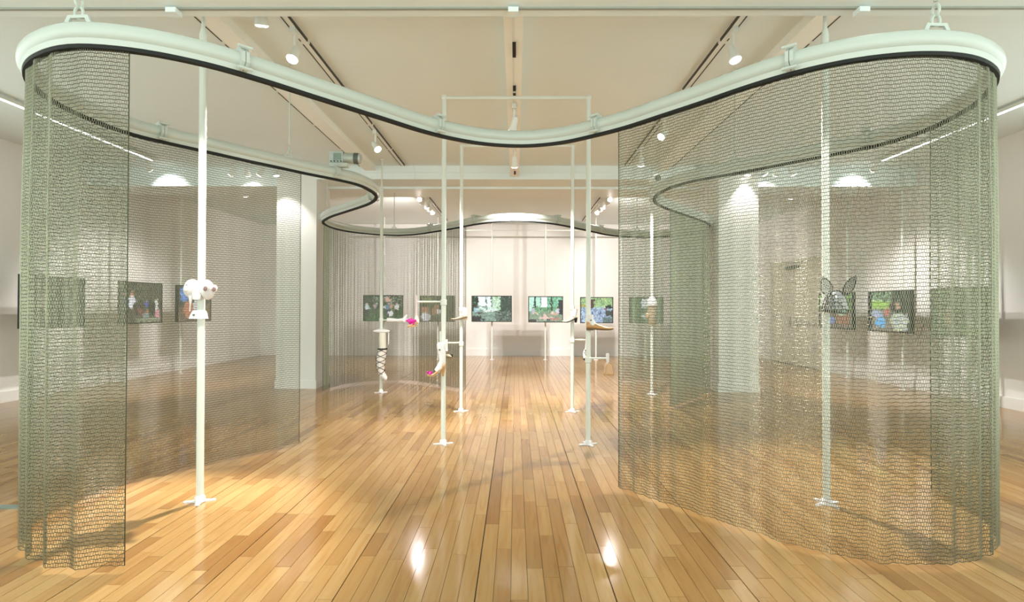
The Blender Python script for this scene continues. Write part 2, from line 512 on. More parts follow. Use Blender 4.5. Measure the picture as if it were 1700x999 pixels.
# ------------------------------------------------------------------ serpentine pipe
RING = [(-2.86, 3.24), (-2.62, 3.04), (-2.33, 2.93), (-2.03, 2.98), (-1.76, 3.14), (-1.54, 3.36), (-1.34, 3.6), (-1.14, 3.84),
        (-0.94, 4.08), (-0.74, 4.32), (-0.51, 4.53), (-0.24, 4.68), (0.07, 4.73), (0.37, 4.64), (0.62, 4.45), (0.84, 4.24),
        (1.04, 3.99), (1.23, 3.75), (1.42, 3.49), (1.63, 3.26), (1.89, 3.09), (2.19, 3.02), (2.49, 3.07), (2.76, 3.24), (2.95, 3.48),
        (3.08, 3.76), (3.14, 4.07), (3.14, 4.38), (3.05, 4.68), (2.87, 4.94), (2.67, 5.18), (2.47, 5.42), (2.27, 5.66), (2.05, 5.88),
        (1.86, 6.12), (1.75, 6.42), (1.71, 6.73), (1.74, 7.04), (1.84, 7.33), (2, 7.6), (2.18, 7.85), (2.38, 8.1), (2.57, 8.34),
        (2.76, 8.59), (2.95, 8.84), (3.12, 9.1), (3.24, 9.39), (3.32, 9.69), (3.32, 10.01), (3.24, 10.31), (3.06, 10.56),
        (2.81, 10.75), (2.51, 10.83), (2.21, 10.77), (1.92, 10.65), (1.68, 10.45), (1.49, 10.2), (1.3, 9.95), (1.11, 9.71),
        (0.92, 9.46), (0.71, 9.22), (0.48, 9.02), (0.19, 8.88), (-0.11, 8.86), (-0.4, 8.97), (-0.64, 9.17), (-0.85, 9.41),
        (-1.05, 9.64), (-1.26, 9.87), (-1.48, 10.1), (-1.7, 10.32), (-1.95, 10.51), (-2.25, 10.6), (-2.55, 10.52), (-2.8, 10.34),
        (-3, 10.1), (-3.12, 9.81), (-3.17, 9.51), (-3.15, 9.19), (-3.07, 8.89), (-2.92, 8.62), (-2.74, 8.36), (-2.54, 8.12),
        (-2.34, 7.88), (-2.14, 7.64), (-1.95, 7.39), (-1.8, 7.12), (-1.71, 6.82), (-1.71, 6.5), (-1.78, 6.2), (-1.96, 5.94),
        (-2.16, 5.7), (-2.34, 5.45), (-2.53, 5.2), (-2.71, 4.94), (-2.89, 4.69), (-3.05, 4.42), (-3.11, 4.12), (-3.11, 3.8),
        (-3.03, 3.5)]
RP = np.array(RING)
# catmull-rom densify, then uniform arclength
dense = []
nR = len(RP)
for i in range(nR):
    p0, p1, p2, p3 = RP[i - 1], RP[i], RP[(i + 1) % nR], RP[(i + 2) % nR]
    for t in np.linspace(0, 1, 16, endpoint=False):
        dense.append(0.5 * ((2 * p1) + (-p0 + p2) * t + (2 * p0 - 5 * p1 + 4 * p2 - p3) * t * t + (-p0 + 3 * p1 - 3 * p2 + p3) * t ** 3))
dense = np.array(dense)
dd = np.vstack([dense, dense[:1]])
SS = np.r_[0, np.cumsum(np.hypot(*np.diff(dd, axis=0).T))]
LEN = SS[-1]


def P_at(s):
    s = np.mod(s, LEN)
    return np.stack([np.interp(s, SS, dd[:, 0]), np.interp(s, SS, dd[:, 1])], -1)


def N_at(s):
    t = P_at(s + 0.02) - P_at(s - 0.02)
    t /= np.linalg.norm(t, axis=-1, keepdims=True)
    return np.stack([t[..., 1], -t[..., 0]], -1)


def s_near(x, y):
    return SS[int(np.argmin((dense[:, 0] - x) ** 2 + (dense[:, 1] - y) ** 2))]


ZB = 2.76          # underside of the black runner
ring = thing('curved_curtain_rail', 'white serpentine pipe rail with black runner hung from the ceiling', 'curtain rail', (0, 6.5, ZB))


def sweep(s0, s1, prof, step=0.08, closed=False):
    n = max(3, int((s1 - s0) / step))
    ss = np.linspace(s0, s1, n + (0 if closed else 1), endpoint=not closed)
    p, nn = P_at(ss), N_at(ss)
    m = len(prof)
    vs = [(p[i, 0] + nn[i, 0] * a, p[i, 1] + nn[i, 1] * a, b) for i in range(len(ss)) for a, b in prof]
    fs = []
    K = len(ss)
    for i in range(K if closed else K - 1):
        j = (i + 1) % K
        for k in range(m):
            fs.append((i * m + k, j * m + k, j * m + (k + 1) % m, i * m + (k + 1) % m))
    if not closed:
        fs.append(tuple(range(m)))
        fs.append(tuple((K - 1) * m + k for k in range(m))[::-1])
    b = MB()
    b.add(vs, fs)
    return b


RT = 0.050
zc = ZB + 0.040 + RT
circ = [(RT * math.cos(k * 2 * math.pi / 20), zc + RT * math.sin(k * 2 * math.pi / 20)) for k in range(20)]
joints = sorted(s_near(*q) for q in ((-1.66, 3.31), (-0.66, 4.45), (0.65, 4.42), (1.65, 3.32), (2.98, 4.75), (2.0, 6.0), (1.83, 7.2), (3.1, 9.1),
                                     (1.55, 10.25), (0.65, 9.2), (-0.65, 9.2), (-1.55, 10.15), (-3.05, 8.95), (-1.85, 7.2), (-1.95, 5.98), (-2.93, 4.6)))
for i, s in enumerate(joints):
    e = joints[i + 1] if i + 1 < len(joints) else joints[0] + LEN
    sweep(s + 0.012, e - 0.012, circ, 0.06).build('pipe', 'pipe', ring, True)
w2 = 0.022
sweep(0, LEN, [(-w2, ZB + 0.020), (w2, ZB + 0.020), (w2 + 0.012, ZB + 0.075), (-w2 - 0.012, ZB + 0.075)], 0.06, True).build('rail_profile', 'pipe', ring, True)
sweep(0, LEN, [(-0.019, ZB), (0.019, ZB), (0.019, ZB + 0.020), (-0.019, ZB + 0.020)], 0.06, True).build('black_runner', 'black', ring)
# short gaps of the profile seen as dark dashes
s = 0.1
while s < LEN:
    for sd in (-1, 1):
        a0 = sd * (w2 + 0.0085)
        sweep(s, s + 0.33, [(a0 - 0.001, ZB + 0.060), (a0 + 0.001 + (0.001 if sd > 0 else 0), ZB + 0.060), (a0 + 0.002, ZB + 0.0625), (a0 - 0.002, ZB + 0.0625)], 0.06).build('seam', 'slot', ring)
    s += 0.37


def frame_at(s):
    p, n = P_at(np.array([s]))[0], N_at(np.array([s]))[0]
    t = np.array([-n[1], n[0]])
    return Matrix(((t[0], n[0], 0, p[0]), (t[1], n[1], 0, p[1]), (0, 0, 1, 0), (0, 0, 0, 1)))


for s in joints:
    fm = frame_at(s)
    fl = MB()
    oc = [(0.078 * math.cos(k * math.pi / 4 + math.pi / 8), zc + 0.002 + 0.078 * math.sin(k * math.pi / 4 + math.pi / 8)) for k in range(8)]
    fl.prism(oc, -0.022, -0.002, 'x').prism(oc, 0.002, 0.022, 'x')
    fl.xform(fm)
    fb = fl.build('flange', 'pipe', ring)
    for sy in (-1, 1):
        for sz in (-1, 1):
            q = MB().cyl((-0.04, sy * 0.062, zc + sz * 0.062), (0.04, sy * 0.062, zc + sz * 0.062), 0.011, 6)
            q.xform(fm).build('bolt', 'pipe', fb)
ztop = zc + RT
for (x, y, big, zt) in ((-2.30, 3.02, 1, 3.45), (2.27, 3.08, 1, 3.45), (-2.25, 5.55, 0, ZC), (2.22, 5.7, 0, ZC), (-2.3, 10.5, 0, 3.58), (2.35, 10.76, 0, 3.58),
                        (-3.12, 9.4, 0, 3.62), (3.22, 9.45, 0, ZC)):
    s = s_near(x, y)
    fm = frame_at(s)
    k = 1.0 if big else 0.75
    hp = MB().prism([(-0.08 * k, ztop - 0.012), (-0.055 * k, ztop + 0.038 * k), (0.055 * k, ztop + 0.038 * k), (0.08 * k, ztop - 0.012), (0.055 * k, ztop - 0.012),
                     (0.04 * k, ztop + 0.022 * k), (-0.04 * k, ztop + 0.022 * k), (-0.055 * k, ztop - 0.012)], -0.008, 0.008)
    br = hp.xform(fm).build('hanger_bracket', 'pipe', ring)
    c0 = P_at(np.array([s]))[0]
    sh = [(c0[0] + 0.022 * k * math.cos(a), c0[1] + 0.004, ztop + 0.055 * k + 0.030 * k * math.sin(a)) for a in np.linspace(0, 2 * math.pi, 14, endpoint=False)]
    MB().tube(sh, 0.008 * k, 6, True).build('shackle', 'pipe', br, True)
    ey = [(c0[0], c0[1] + 0.004 + 0.026 * k * math.cos(a), ztop + 0.11 * k + 0.030 * k * math.sin(a)) for a in np.linspace(0, 2 * math.pi, 14, endpoint=False)]
    MB().tube(ey, 0.008 * k, 6, True).build('eye_ring', 'pipe', br, True)
    MB().cyl((c0[0], c0[1] + 0.004, ztop + 0.16 * k), (c0[0], c0[1] + 0.004, zt), 0.011 if big else 0.007, 8).build('hanger_rod', 'pipe', br)

# drive motors on the rail
mo = thing('rail_motor', 'grey electric drive motor mounted on the left waist of the rail', 'motor', (-1.83, 5.98, 2.92))
MB().tube([(-1.84, 5.99, 3.005), (-1.73, 5.99, 3.0), (-1.68, 5.99, 2.998), (-1.665, 5.99, 2.997)], [0.055, 0.057, 0.055, 0.045], 18).build('motor_body', 'motor', mo, True)
MB().tube([(-1.735, 5.99, 3.0), (-1.685, 5.99, 2.998)], [0.0595, 0.0585], 18).build('fan_cover', 'darkgrey', mo, True)
MB().box(-1.99, -1.84, 5.93, 6.05, 2.945, 3.06).build('gearbox', 'motor', mo)
MB().box(-1.94, -1.86, 5.92, 5.93, 2.97, 3.04).build('nameplate', 'plate', mo)
MB().box(-2.0, -1.8, 5.95, 6.03, 2.905, 2.945).build('mounting_plate', 'pipe', mo)
for i in range(4):
    MB().cyl((-1.965 + i * 0.035, 5.915, 2.955), (-1.965 + i * 0.035, 5.93, 2.955), 0.008, 6).build('bolt', 'darkgrey', mo)
mo = thing('rail_motor', 'round ended drive motor facing out on the right waist of the rail', 'motor', (1.75, 6.9, 2.92))
MB().tube([(1.73, 6.82, 2.985), (1.73, 6.83, 2.985), (1.73, 7.05, 2.985)], [0.045, 0.055, 0.055], 18).build('motor_body', 'lampw', mo, True)
MB().tube([(1.73, 6.805, 2.985), (1.73, 6.82, 2.985)], [0.034, 0.036], 18).build('fan_cover', 'darkgrey', mo)
MB().box(1.69, 1.80, 6.95, 7.1, 2.905, 2.95).build('mounting_plate', 'pipe', mo)

# ------------------------------------------------------------------ chain mesh curtains
def mesh_np(name, V, Q, m, parent):
    me = bpy.data.meshes.new(name)
    me.vertices.add(len(V))
    me.vertices.foreach_set('co', V.astype(np.float32).ravel())
    n = len(Q)
    me.loops.add(n * 4)
    me.loops.foreach_set('vertex_index', Q.astype(np.int32).ravel())
    me.polygons.add(n)
    me.polygons.foreach_set('loop_start', np.arange(n, dtype=np.int32) * 4)
    me.polygons.foreach_set('loop_total', np.full(n, 4, dtype=np.int32))
    me.update(calc_edges=True)
    o = link(name, me, m, parent)
    o['kind'] = 'stuff'
    return o


def curtain(label, a, b, seed, rowp=0.020, colp=0.0112, rh=0.0021, rv=0.0014, amp=0.013):
    s0, s1 = s_near(*a), s_near(*b)
    if s1 < s0:
        s1 += LEN
    rs = np.random.RandomState(seed)
    ks = [(rs.uniform(0.07, 0.30), rs.uniform(0, 6.28), rs.uniform(0.4, 1.0)) for _ in range(6)]

    def pos(s, z):
        """pleated position: pleats grow from the top down, and sway a little with height"""
        off = sum(wt * np.sin(2 * np.pi * s / lam + ph + 0.25 * np.sin(z * 1.3 + ph)) for lam, ph, wt in ks) * amp / 2
        off = off * (0.35 + 0.65 * np.clip((2.7 - z) / 0.8, 0, 1))
        p, n = P_at(s), N_at(s)
        return p + n * off[..., None], n

    t = thing('chain_mesh_curtain', label, 'curtain', (float(P_at(np.array([s0]))[0][0]), float(P_at(np.array([s0]))[0][1]), 0.03), 'chain mesh curtains on the curved rail')
    zb, zt = 0.035, ZB - 0.004
    rows = int((zt - zb) / rowp)
    zr = np.linspace(zb, zt, rows + 1)
    # horizontal wires
    nS = int((s1 - s0) / (colp * 2)) + 1
    sg = np.linspace(s0, s1, nS)
    S, Z = np.meshgrid(sg, zr)
    p, n = pos(S, Z)
    jit = (np.arange(nS)[None, :] % 2 * 2 - 1) * 0.0022 * ((np.arange(rows + 1)[:, None] % 2) * 2 - 1)
    sway = 0.003 * np.sin(S * 5 + Z * 0.7 + seed) + 0.0025 * np.sin(S * 13.0 + seed * 2)
    Zj = np.maximum(Z + jit + sway, 0.022)
    V = np.zeros((rows + 1, nS, 3, 3))
    for k, (dn, dz) in enumerate(((0, rh), (0.87 * rh, -0.5 * rh), (-0.87 * rh, -0.5 * rh))):
        V[:, :, k, :2] = p + n * dn
        V[:, :, k, 2] = Zj + dz
    idx = np.arange((rows + 1) * nS * 3).reshape(rows + 1, nS, 3)
    Q = []
    for k in range(3):
        k2 = (k + 1) % 3
        Q.append(np.stack([idx[:, :-1, k], idx[:, 1:, k], idx[:, 1:, k2], idx[:, :-1, k2]], -1).reshape(-1, 4))
    mesh_np('cross_wires', V.reshape(-1, 3), np.concatenate(Q), 'wire', t)
    # upright links
    nC = int((s1 - s0) / colp)
    sc = s0 + (np.arange(nC) + 0.5) * colp
    S = sc[None, :] + (np.arange(rows)[:, None] % 2) * colp * 0.5 + rs.uniform(-0.0012, 0.0012, (rows, nC))
    S = np.minimum(S, s1)
    Z0 = np.repeat(zr[:-1, None], nC, 1)
    Z1 = np.repeat(zr[1:, None], nC, 1)
    sw = 0.003 * np.sin(S * 5 + Z0 * 0.7 + seed) + 0.0025 * np.sin(S * 13.0 + seed * 2)
    p0, n0 = pos(S, Z0)
    p1, n1 = pos(S, Z1)
    tg = np.stack([-n0[..., 1], n0[..., 0]], -1)
    V = np.zeros((rows, nC, 6, 3))
    for k, (dt, dn) in enumerate(((1, -0.5), (-1, -0.5), (0, 1.0))):
        o2 = tg * dt * rv + n0 * dn * rv * 1.4
        V[:, :, k, :2] = p0 + o2
        V[:, :, k, 2] = np.maximum(Z0 + sw, 0.022)
        V[:, :, 3 + k, :2] = p1 + o2
        V[:, :, 3 + k, 2] = Z1 + sw
    base = (np.arange(rows * nC) * 6)[:, None]
    Q = np.concatenate([base + np.array([k, (k + 1) % 3, 3 + (k + 1) % 3, 3 + k])[None, :] for k in range(3)])
    mesh_np('upright_links', V.reshape(-1, 3), Q, 'chain', t)
    for se in (s0, s1):
        zz = np.linspace(zb, zt, 24)
        pe, _ = pos(np.full(24, se), zz)
        MB().tube([(pe[i, 0], pe[i, 1], zz[i]) for i in range(24)], 0.003, 6).build('edge_wire', 'wire', t)
    return t


curtain('chain mesh curtain wrapping the front left lobe of the rail', (-2.17, 5.66), (-2.06, 2.975), 3)
curtain('wide chain mesh curtain sweeping around the front right lobe', (0.78, 4.28), (3.10, 4.27), 5)
curtain('small chain mesh curtain on the far right lobe of the rail', (2.16, 7.82), (2.07, 10.67), 8, colp=0.014, rv=0.0021)
curtain('pale chain mesh curtain on the far left lobe of the rail', (-0.83, 9.40), (-3.10, 9.15), 11, colp=0.014, rv=0.0021)

# ------------------------------------------------------------------ poles
def foot(name, x, y, t, r):
    f = MB()
    for k in range(4):
        a = k * math.pi / 2 + 0.35
        ca, sa = math.cos(a), math.sin(a)
        poly = [(0.0, -0.02), (0.062, -0.017), (0.075, -0.013), (0.095, -0.016), (0.103, -0.008), (0.105, 0.0), (0.103, 0.008), (0.095, 0.016), (0.075, 0.013), (0.062, 0.017), (0.0, 0.02)]
        f.prism([(x + ca * u - sa * v, y + sa * u + ca * v) for u, v in poly], 0.0 + k * 0.0003, 0.010 + k * 0.0003, 'z')
    o = f.build(name, 'white', t)
    MB().tube([(x, y, 0.0), (x, y, 0.035), (x, y, 0.05)], [r + 0.012, r + 0.011, r + 0.001], 16).build('base_collar', 'white', t, True)
    return o


def pole(label, x, y, ztop_, r=0.0255, neck=True, group=None):
    t = thing('display_pole', label, 'pole', (x, y, 0), group)
    if neck:
        MB().tube([(x, y, 0.011), (x, y, 3.38), (x, y, 3.43), (x, y, ztop_)], [r, r, 0.013, 0.013], 18).build('shaft', 'pole', t, True)
        MB().cyl((x, y, ztop_ - 0.02), (x, y, ztop_), 0.03, 14).build('ceiling_plate', 'pole', t)
    else:
        MB().cyl((x, y, 0.011), (x, y, ztop_), r, 18).build('shaft', 'pole', t, True)
    foot('cross_foot', x, y, t, r)
    return t


pFL = pole('white display pole carrying the white headpiece at front left', -2.272, 4.035, ZC)
pFR = pole('white display pole carrying the black ear mask at front right', 2.231, 4.042, ZC)
pBL = pole('white display pole with the laced stocking leg at far left', -2.219, 9.242, ZC)
pBR = pole('white display pole with a white dome at far right', 2.219, 9.139, ZC)


def collar(t, x, y, z, r=0.0255):
    return MB().tube([(x, y, z - 0.03), (x, y, z - 0.026), (x, y, z + 0.026), (x, y, z + 0.03)], [r + 0.003, r + 0.009, r + 0.009, r + 0.003], 16).build('collar', 'pole', t, True)


def arm(t, a, b, r=0.011, m='pole'):
    return MB().cyl(a, b, r, 10).build('arm', m, t, True)


def portal(label, y, xs, ztop_, r):
    t = thing('portal_frame', label, 'pole frame', (0, y, 0))
    for x in xs:
        MB().cyl((x, y, 0.011), (x, y, ztop_), r, 18).build('upright', 'pole', t, True)
        foot('cross_foot', x, y, t, r)
        MB().ell((x, y, ztop_), r * 1.35, r * 1.35, r * 1.35, 12, 8).build('corner_joint', 'pole', t, True)
    MB().cyl((xs[0], y, ztop_), (xs[1], y, ztop_), r * 0.75, 12).build('top_bar', 'pole', t, True)
    return t


g1 = portal('nearer white pole frame holding the heeled shoes', 5.768, (-0.742, 0.748), 3.57, 0.0245)
g2 = portal('farther white pole frame between the back curtains', 7.59, (-0.737, 0.769), 3.60, 0.0235)

# ------------------------------------------------------------------ shoes and forms
def shoe_mesh(L, W, Hh, heel, toe_pt=0.6, open_top=0.5, vamp=0.45):
    """shoe along +x (toe at x=L), sole height profile with raised heel; returns upper, sole builders"""
    up_, so = MB(), MB()
    rings, srings = [], []
    n = 14
    for i in range(15):
        u = i / 14
        x = L * u
        zs = heel * (1 - min(1, max(0, (u - 0.12) / 0.55))) ** 1.4 if u > 0.12 else heel
        zs += 0.010 * max(0, (u - 0.8) / 0.2) ** 2
        wd = W * (0.62 + 0.38 * math.sin(min(1, u / 0.68) * math.pi / 2)) if u < 0.68 else W * (1 - (1 - 0.14 * (1 - toe_pt)) * ((u - 0.68) / 0.32) ** (1.6 + 1.2 * (1 - toe_pt)))
        wd = max(wd, W * 0.10)
        if u < 0.03:
            wd *= 0.75
        ht = Hh * (0.95 if u < 0.25 else (1 - 0.55 * min(1, (u - 0.25) / 0.45) ** 0.9 if u < 0.7 else 0.45 - 0.28 * ((u - 0.7) / 0.3) ** 1.3))
        ring_ = []
        for k in range(n):
            a = 2 * math.pi * k / n
            c, s_ = math.cos(a), math.sin(a)
            yy = wd / 2 * (abs(c) ** 0.75) * (1 if c >= 0 else -1)
            zz = zs + 0.006 + (ht * 0.5) * (1 + (abs(s_) ** 0.7) * (1 if s_ >= 0 else -1))
            if s_ > 0:
                yy *= 1 - 0.35 * s_
            ring_.append((x, yy, zz))
        rings.append(ring_)
        srings.append([(x, -wd / 2 * 1.03, zs), (x, wd / 2 * 1.03, zs), (x, wd / 2 * 1.03, zs + 0.008), (x, -wd / 2 * 1.03, zs + 0.008)])
    up_.loft(rings)
    so.loft(srings)
    return up_, so


def heel_block(x0, x1, w, z0, z1, taper=0.5):
    xc = x0 + (x1 - x0) * 0.45
    top = [(x0, -w / 2, z1), (x1, -w / 2, z1), (x1, w / 2, z1), (x0, w / 2, z1)]
    bot = [(xc + (a - xc) * taper, b * taper, z0) for a, b, _ in top]
    return MB().loft([bot, top])


def place(loc, rz=0, ry=0, rx=0, sc=1.0):
    return Matrix.Translation(loc) @ Matrix.Rotation(rz, 4, 'Z') @ Matrix.Rotation(ry, 4, 'Y') @ Matrix.Rotation(rx, 4, 'X') @ Matrix.Scale(sc, 4)


def leg_form(mb, pts, radii, n=14):
    return mb.tube(pts, radii, n)


def pump(name, label, loc, rz, L, heel, mats, W=0.075, Hh=0.06, toe=0.6, ry=0.0, flower=False, ankle=True, ankle_h=0.1, heel_w=0.5, heel_len=0.055, group=None):
    t = thing(name, label, 'shoe', loc, group)
    mt = place(loc, rz, ry)
    u, s = shoe_mesh(L, W, Hh, heel, toe)
    u.xform(mt).build('upper', mats[0], t, True)
    s.xform(mt).build('sole', mats[1], t, True)
    heel_block(0.0, heel_len, W * 0.6, 0.0, heel + 0.004, heel_w).xform(mt).build('heel', mats[2], t)
    if ankle:
        z0 = heel + Hh * 0.55
        MB().tube([(L * 0.24, 0, z0), (L * 0.19, 0, z0 + 0.03), (L * 0.15, 0, z0 + 0.06), (L * 0.145, 0, z0 + ankle_h)], [0.036, 0.033, 0.030, 0.033], 14).xform(mt).build('foot_form', 'white', t, True)
        MB().cyl((L * 0.15, -0.034, z0 + 0.05), (L * 0.15, -0.030, z0 + 0.05), 0.008, 10).xform(mt).build('screw', 'darkgrey', t)
    if flower:
        fl = MB()
        for k in range(9):
            a = k * 2.4
            rr = 0.006 + 0.0028 * k
            q = Matrix.Rotation(a, 3, 'Z') @ Matrix.Rotation(0.9, 3, 'Y')
            fl.ell((L * 0.82 + rr * math.cos(a), rr * math.sin(a), Hh * 0.42 + 0.014 + 0.004 * (k % 3)), 0.017, 0.013, 0.006, 8, 4, q)
        fl.xform(mt).build('flower', 'magenta', t, True)
    return t


PI = math.pi
# brown pointed shoe on right near upright
pump('pointed_shoe', 'brown leather pointed shoe with white ankle form on right upright', (0.725, 5.735, 1.173), 0.0, 0.275, 0.012, ('tan', 'darkbrown', 'darkbrown'), 0.085, 0.075, 0.9, ankle_h=0.105, heel_w=0.95, heel_len=0.075)
collar(g1, 0.748, 5.768, 1.27, 0.0245)
arm(g1, (0.748, 5.768, 1.27), (0.765, 5.74, 1.27))
# tan wedge hanging on the arm lower right, toe toward viewer
collar(g1, 0.748, 5.768, 0.868, 0.0245)
arm(g1, (0.748, 5.768, 0.885), (0.935, 5.768, 0.885))
t = thing('wedge_shoe', 'tan wedge shoe hanging toe first from the low right arm', 'shoe', (0.945, 5.74, 0.74))
MB().tube([(0.945, 5.755, 0.84), (0.945, 5.757, 0.90), (0.945, 5.757, 0.935)], [0.014, 0.017, 0.017], 12).build('foot_form', 'white', t, True)
MB().loft([[(0.945 + a * wd, 5.745 + b, z) for a, b in ((-1, -0.06), (-0.6, -0.09), (0.6, -0.09), (1, -0.06), (0.8, 0.05), (-0.8, 0.05))]
           for wd, z in ((0.048, 0.735), (0.045, 0.745), (0.040, 0.78), (0.028, 0.82), (0.012, 0.842))]).build('upper', 'nude', t)
MB().loft([[(0.945 + a * wd, 5.745 + b, z) for a, b in ((-1, -0.064), (-0.6, -0.095), (0.6, -0.095), (1, -0.064), (0.8, 0.054), (-0.8, 0.054))]
           for wd, z in ((0.052, 0.722), (0.050, 0.736))]).build('sole', 'tan', t)
MB().ell((0.952, 5.70, 0.835), 0.016, 0.03, 0.014, 10, 6).build('insole', 'darkbrown', t, True)
# high heel with flower, toe to the left
pump('stiletto_shoe', 'nude stiletto with magenta flower on tall white leg form', (-0.712, 5.70, 0.703), PI, 0.19, 0.085, ('nude', 'tan', 'tan'), 0.07, 0.045, 0.7, flower=True, ankle=False, heel_w=0.28, heel_len=0.05)
lg = bpy.data.objects['stiletto_shoe']
MB().tube([(-0.80, 5.70, 0.755), (-0.765, 5.70, 0.80), (-0.748, 5.70, 0.86), (-0.752, 5.70, 0.93), (-0.765, 5.70, 1.00), (-0.765, 5.70, 1.03)],
          [0.030, 0.035, 0.027, 0.032, 0.037, 0.036], 14).build('leg_form', 'white', lg, True)
MB().box(-0.79, -0.72, 5.72, 5.745, 0.99, 1.045).build('bracket', 'white', lg)
MB().cyl((-0.768, 5.658, 0.975), (-0.768, 5.668, 0.975), 0.009, 10).build('screw', 'darkgrey', lg)
collar(g1, -0.742, 5.768, 1.02, 0.0245)
arm(g1, (-0.742, 5.768, 1.035), (-0.775, 5.768, 1.035))
MB().cyl((-0.775, 5.768, 1.03), (-0.775, 5.768, 1.16), 0.008, 8).build('rod', 'pole', g1)
# upper left arm with hanging flower wedge
collar(g1, -0.742, 5.768, 1.455, 0.0245)
arm(g1, (-0.742, 5.768, 1.462), (-1.015, 5.768, 1.462), 0.010)
t = thing('flower_sandal', 'magenta flowered sandal hanging from a pink rod at left', 'shoe', (-1.06, 5.75, 1.21))
MB().tube([(-1.018, 5.755, 1.53), (-1.018, 5.755, 1.36), (-1.02, 5.755, 1.31)], [0.006, 0.008, 0.012], 8).build('rod', 'pinkrod', t)
u, s = shoe_mesh(0.115, 0.07, 0.045, 0.02, 0.3)
mt = place((-0.998, 5.75, 1.215), PI * 1.0, 0.18)
u.xform(mt).build('upper', 'nude', t, True)
s.xform(mt).build('sole', 'tan', t, True)
MB().tube([(-1.02, 5.755, 1.315), (-1.015, 5.755, 1.28), (-1.02, 5.755, 1.25)], [0.012, 0.024, 0.027], 10).build('foot_form', 'clear', t, True)
fl = MB()
for k in range(11):
    a = k * 2.4
    rr = 0.008 + 0.0036 * k
    fl.ell((-1.065 + rr * math.cos(a), 5.72 + 0.003 * (k % 4), 1.262 + 0.55 * rr * math.sin(a)), 0.019, 0.010, 0.014, 8, 5, Matrix.Rotation(a, 3, 'Y'))
fl.build('flower', 'magenta', t, True)
MB().box(-1.10, -1.02, 5.715, 5.785, 1.205, 1.218).build('wedge', 'tan', t)
# farther frame, left upright
collar(g2, -0.737, 7.59, 1.38, 0.0235)
pump('beige_pump', 'beige pump beside the farther left upright', (-0.648, 7.53, 1.235), PI, 0.22, 0.03, ('beige', 'darkbrown', 'beige'), 0.075, 0.05, 0.9, ankle_h=0.11, heel_w=0.7)
arm(g2, (-0.737, 7.59, 1.35), (-0.69, 7.53, 1.35))
collar(g2, -0.737, 7.59, 0.915, 0.0235)
arm(g2, (-0.737, 7.59, 0.925), (-0.955, 7.59, 0.925))
t = thing('strap_sandal', 'beige strap sandal with dark heel under a white peg', 'shoe', (-0.93, 7.58, 0.72))
MB().tube([(-0.935, 7.575, 0.97), (-0.935, 7.575, 0.85), (-0.935, 7.575, 0.80)], [0.018, 0.018, 0.028], 12).build('foot_form', 'white', t, True)
u, s = shoe_mesh(0.115, 0.07, 0.075, 0.012, 0.1)
mt = place((-0.965, 7.575, 0.725), 0.0)
u.xform(mt).build('upper', 'beige', t, True)
s.xform(mt).build('sole', 'darkbrown', t, True)
MB().ell((-0.862, 7.575, 0.752), 0.016, 0.022, 0.020, 10, 6).build('toe_cap', 'black', t, True)
for z in (0.79, 0.812):
    MB().tube([(-0.925 + 0.032 * math.cos(a), 7.575 + 0.032 * math.sin(a), z) for a in np.linspace(0, 6.283, 12, endpoint=False)], 0.006, 6, True).build('strap', 'darkbrown', t)
# farther frame, right upright
collar(g2, 0.769, 7.59, 1.41, 0.0235)
arm(g2, (0.769, 7.59, 1.36), (0.775, 7.53, 1.36))
pump('cream_pump', 'cream pump with black sole and heel on the farther right upright', (0.83, 7.53, 1.205), PI, 0.205, 0.055, ('cream', 'black', 'black'), 0.072, 0.05, 0.7, ankle_h=0.10, heel_w=0.55, heel_len=0.045)
collar(g2, 0.769, 7.59, 0.965, 0.0235)
arm(g2, (0.769, 7.59, 0.97), (0.965, 7.59, 0.97))
t = thing('spotted_sock', 'narrow white spotted foot form with black tip on low arm', 'foot form', (0.925, 7.56, 0.70))
MB().cyl((0.955, 7.565, 0.96), (0.955, 7.565, 1.02), 0.008, 8).build('rod', 'pole', t)
MB().tube([(0.955, 7.565, 0.97), (0.945, 7.56, 0.87), (0.925, 7.55, 0.80), (0.928, 7.54, 0.745), (0.93, 7.53, 0.725)], [0.007, 0.009, 0.018, 0.022, 0.016], 12).build('form', 'white', t, True)
for i, (dx, dz) in enumerate(((0.0, 0.86), (0.016, 0.83), (0.002, 0.80), (0.014, 0.775))):
    MB().ell((0.925 + dx, 7.532, dz), 0.007, 0.006, 0.008, 8, 5).build('spot', 'lace', t)
MB().ell((0.928, 7.535, 0.715), 0.018, 0.03, 0.014, 10, 6).build('tip', 'black', t, True)

# far left pole: leg on arm, platform, stocking leg
collar(pBL, -2.219, 9.242, 1.20)
arm(pBL, (-2.219, 9.242, 1.195), (-2.10, 9.242, 1.195))
t = thing('leg_form', 'white foot form lying sideways on the arm of the far left pole', 'mannequin foot', (-2.0, 9.242, 1.19))
MB().tube([(-2.12, 9.242, 1.195), (-2.04, 9.242, 1.195), (-1.95, 9.242, 1.19), (-1.885, 9.242, 1.195), (-1.86, 9.242, 1.20)], [0.036, 0.034, 0.026, 0.030, 0.034], 14).build('shin', 'white', t, True)
MB().tube([(-1.835, 9.242, 1.165), (-1.85, 9.242, 1.19), (-1.835, 9.242, 1.225), (-1.805, 9.242, 1.27), (-1.795, 9.242, 1.285)], [0.022, 0.034, 0.027, 0.018, 0.010], 12).build('foot', 'white', t, True)
MB().cyl((-1.855, 9.242, 1.205), (-1.79, 9.242, 1.205), 0.012, 8).build('peg', 'white', t)
collar(pBL, -2.219, 9.242, 1.04)
t = thing('laced_leg', 'stocking leg form with black cross lacing under an oval white plate', 'mannequin leg', (-2.2, 9.18, 0.3))
pl = MB().ell((-2.20, 9.19, 1.015), 0.14, 0.05, 0.036, 22, 8).build('oval_plate', 'white', t, True)
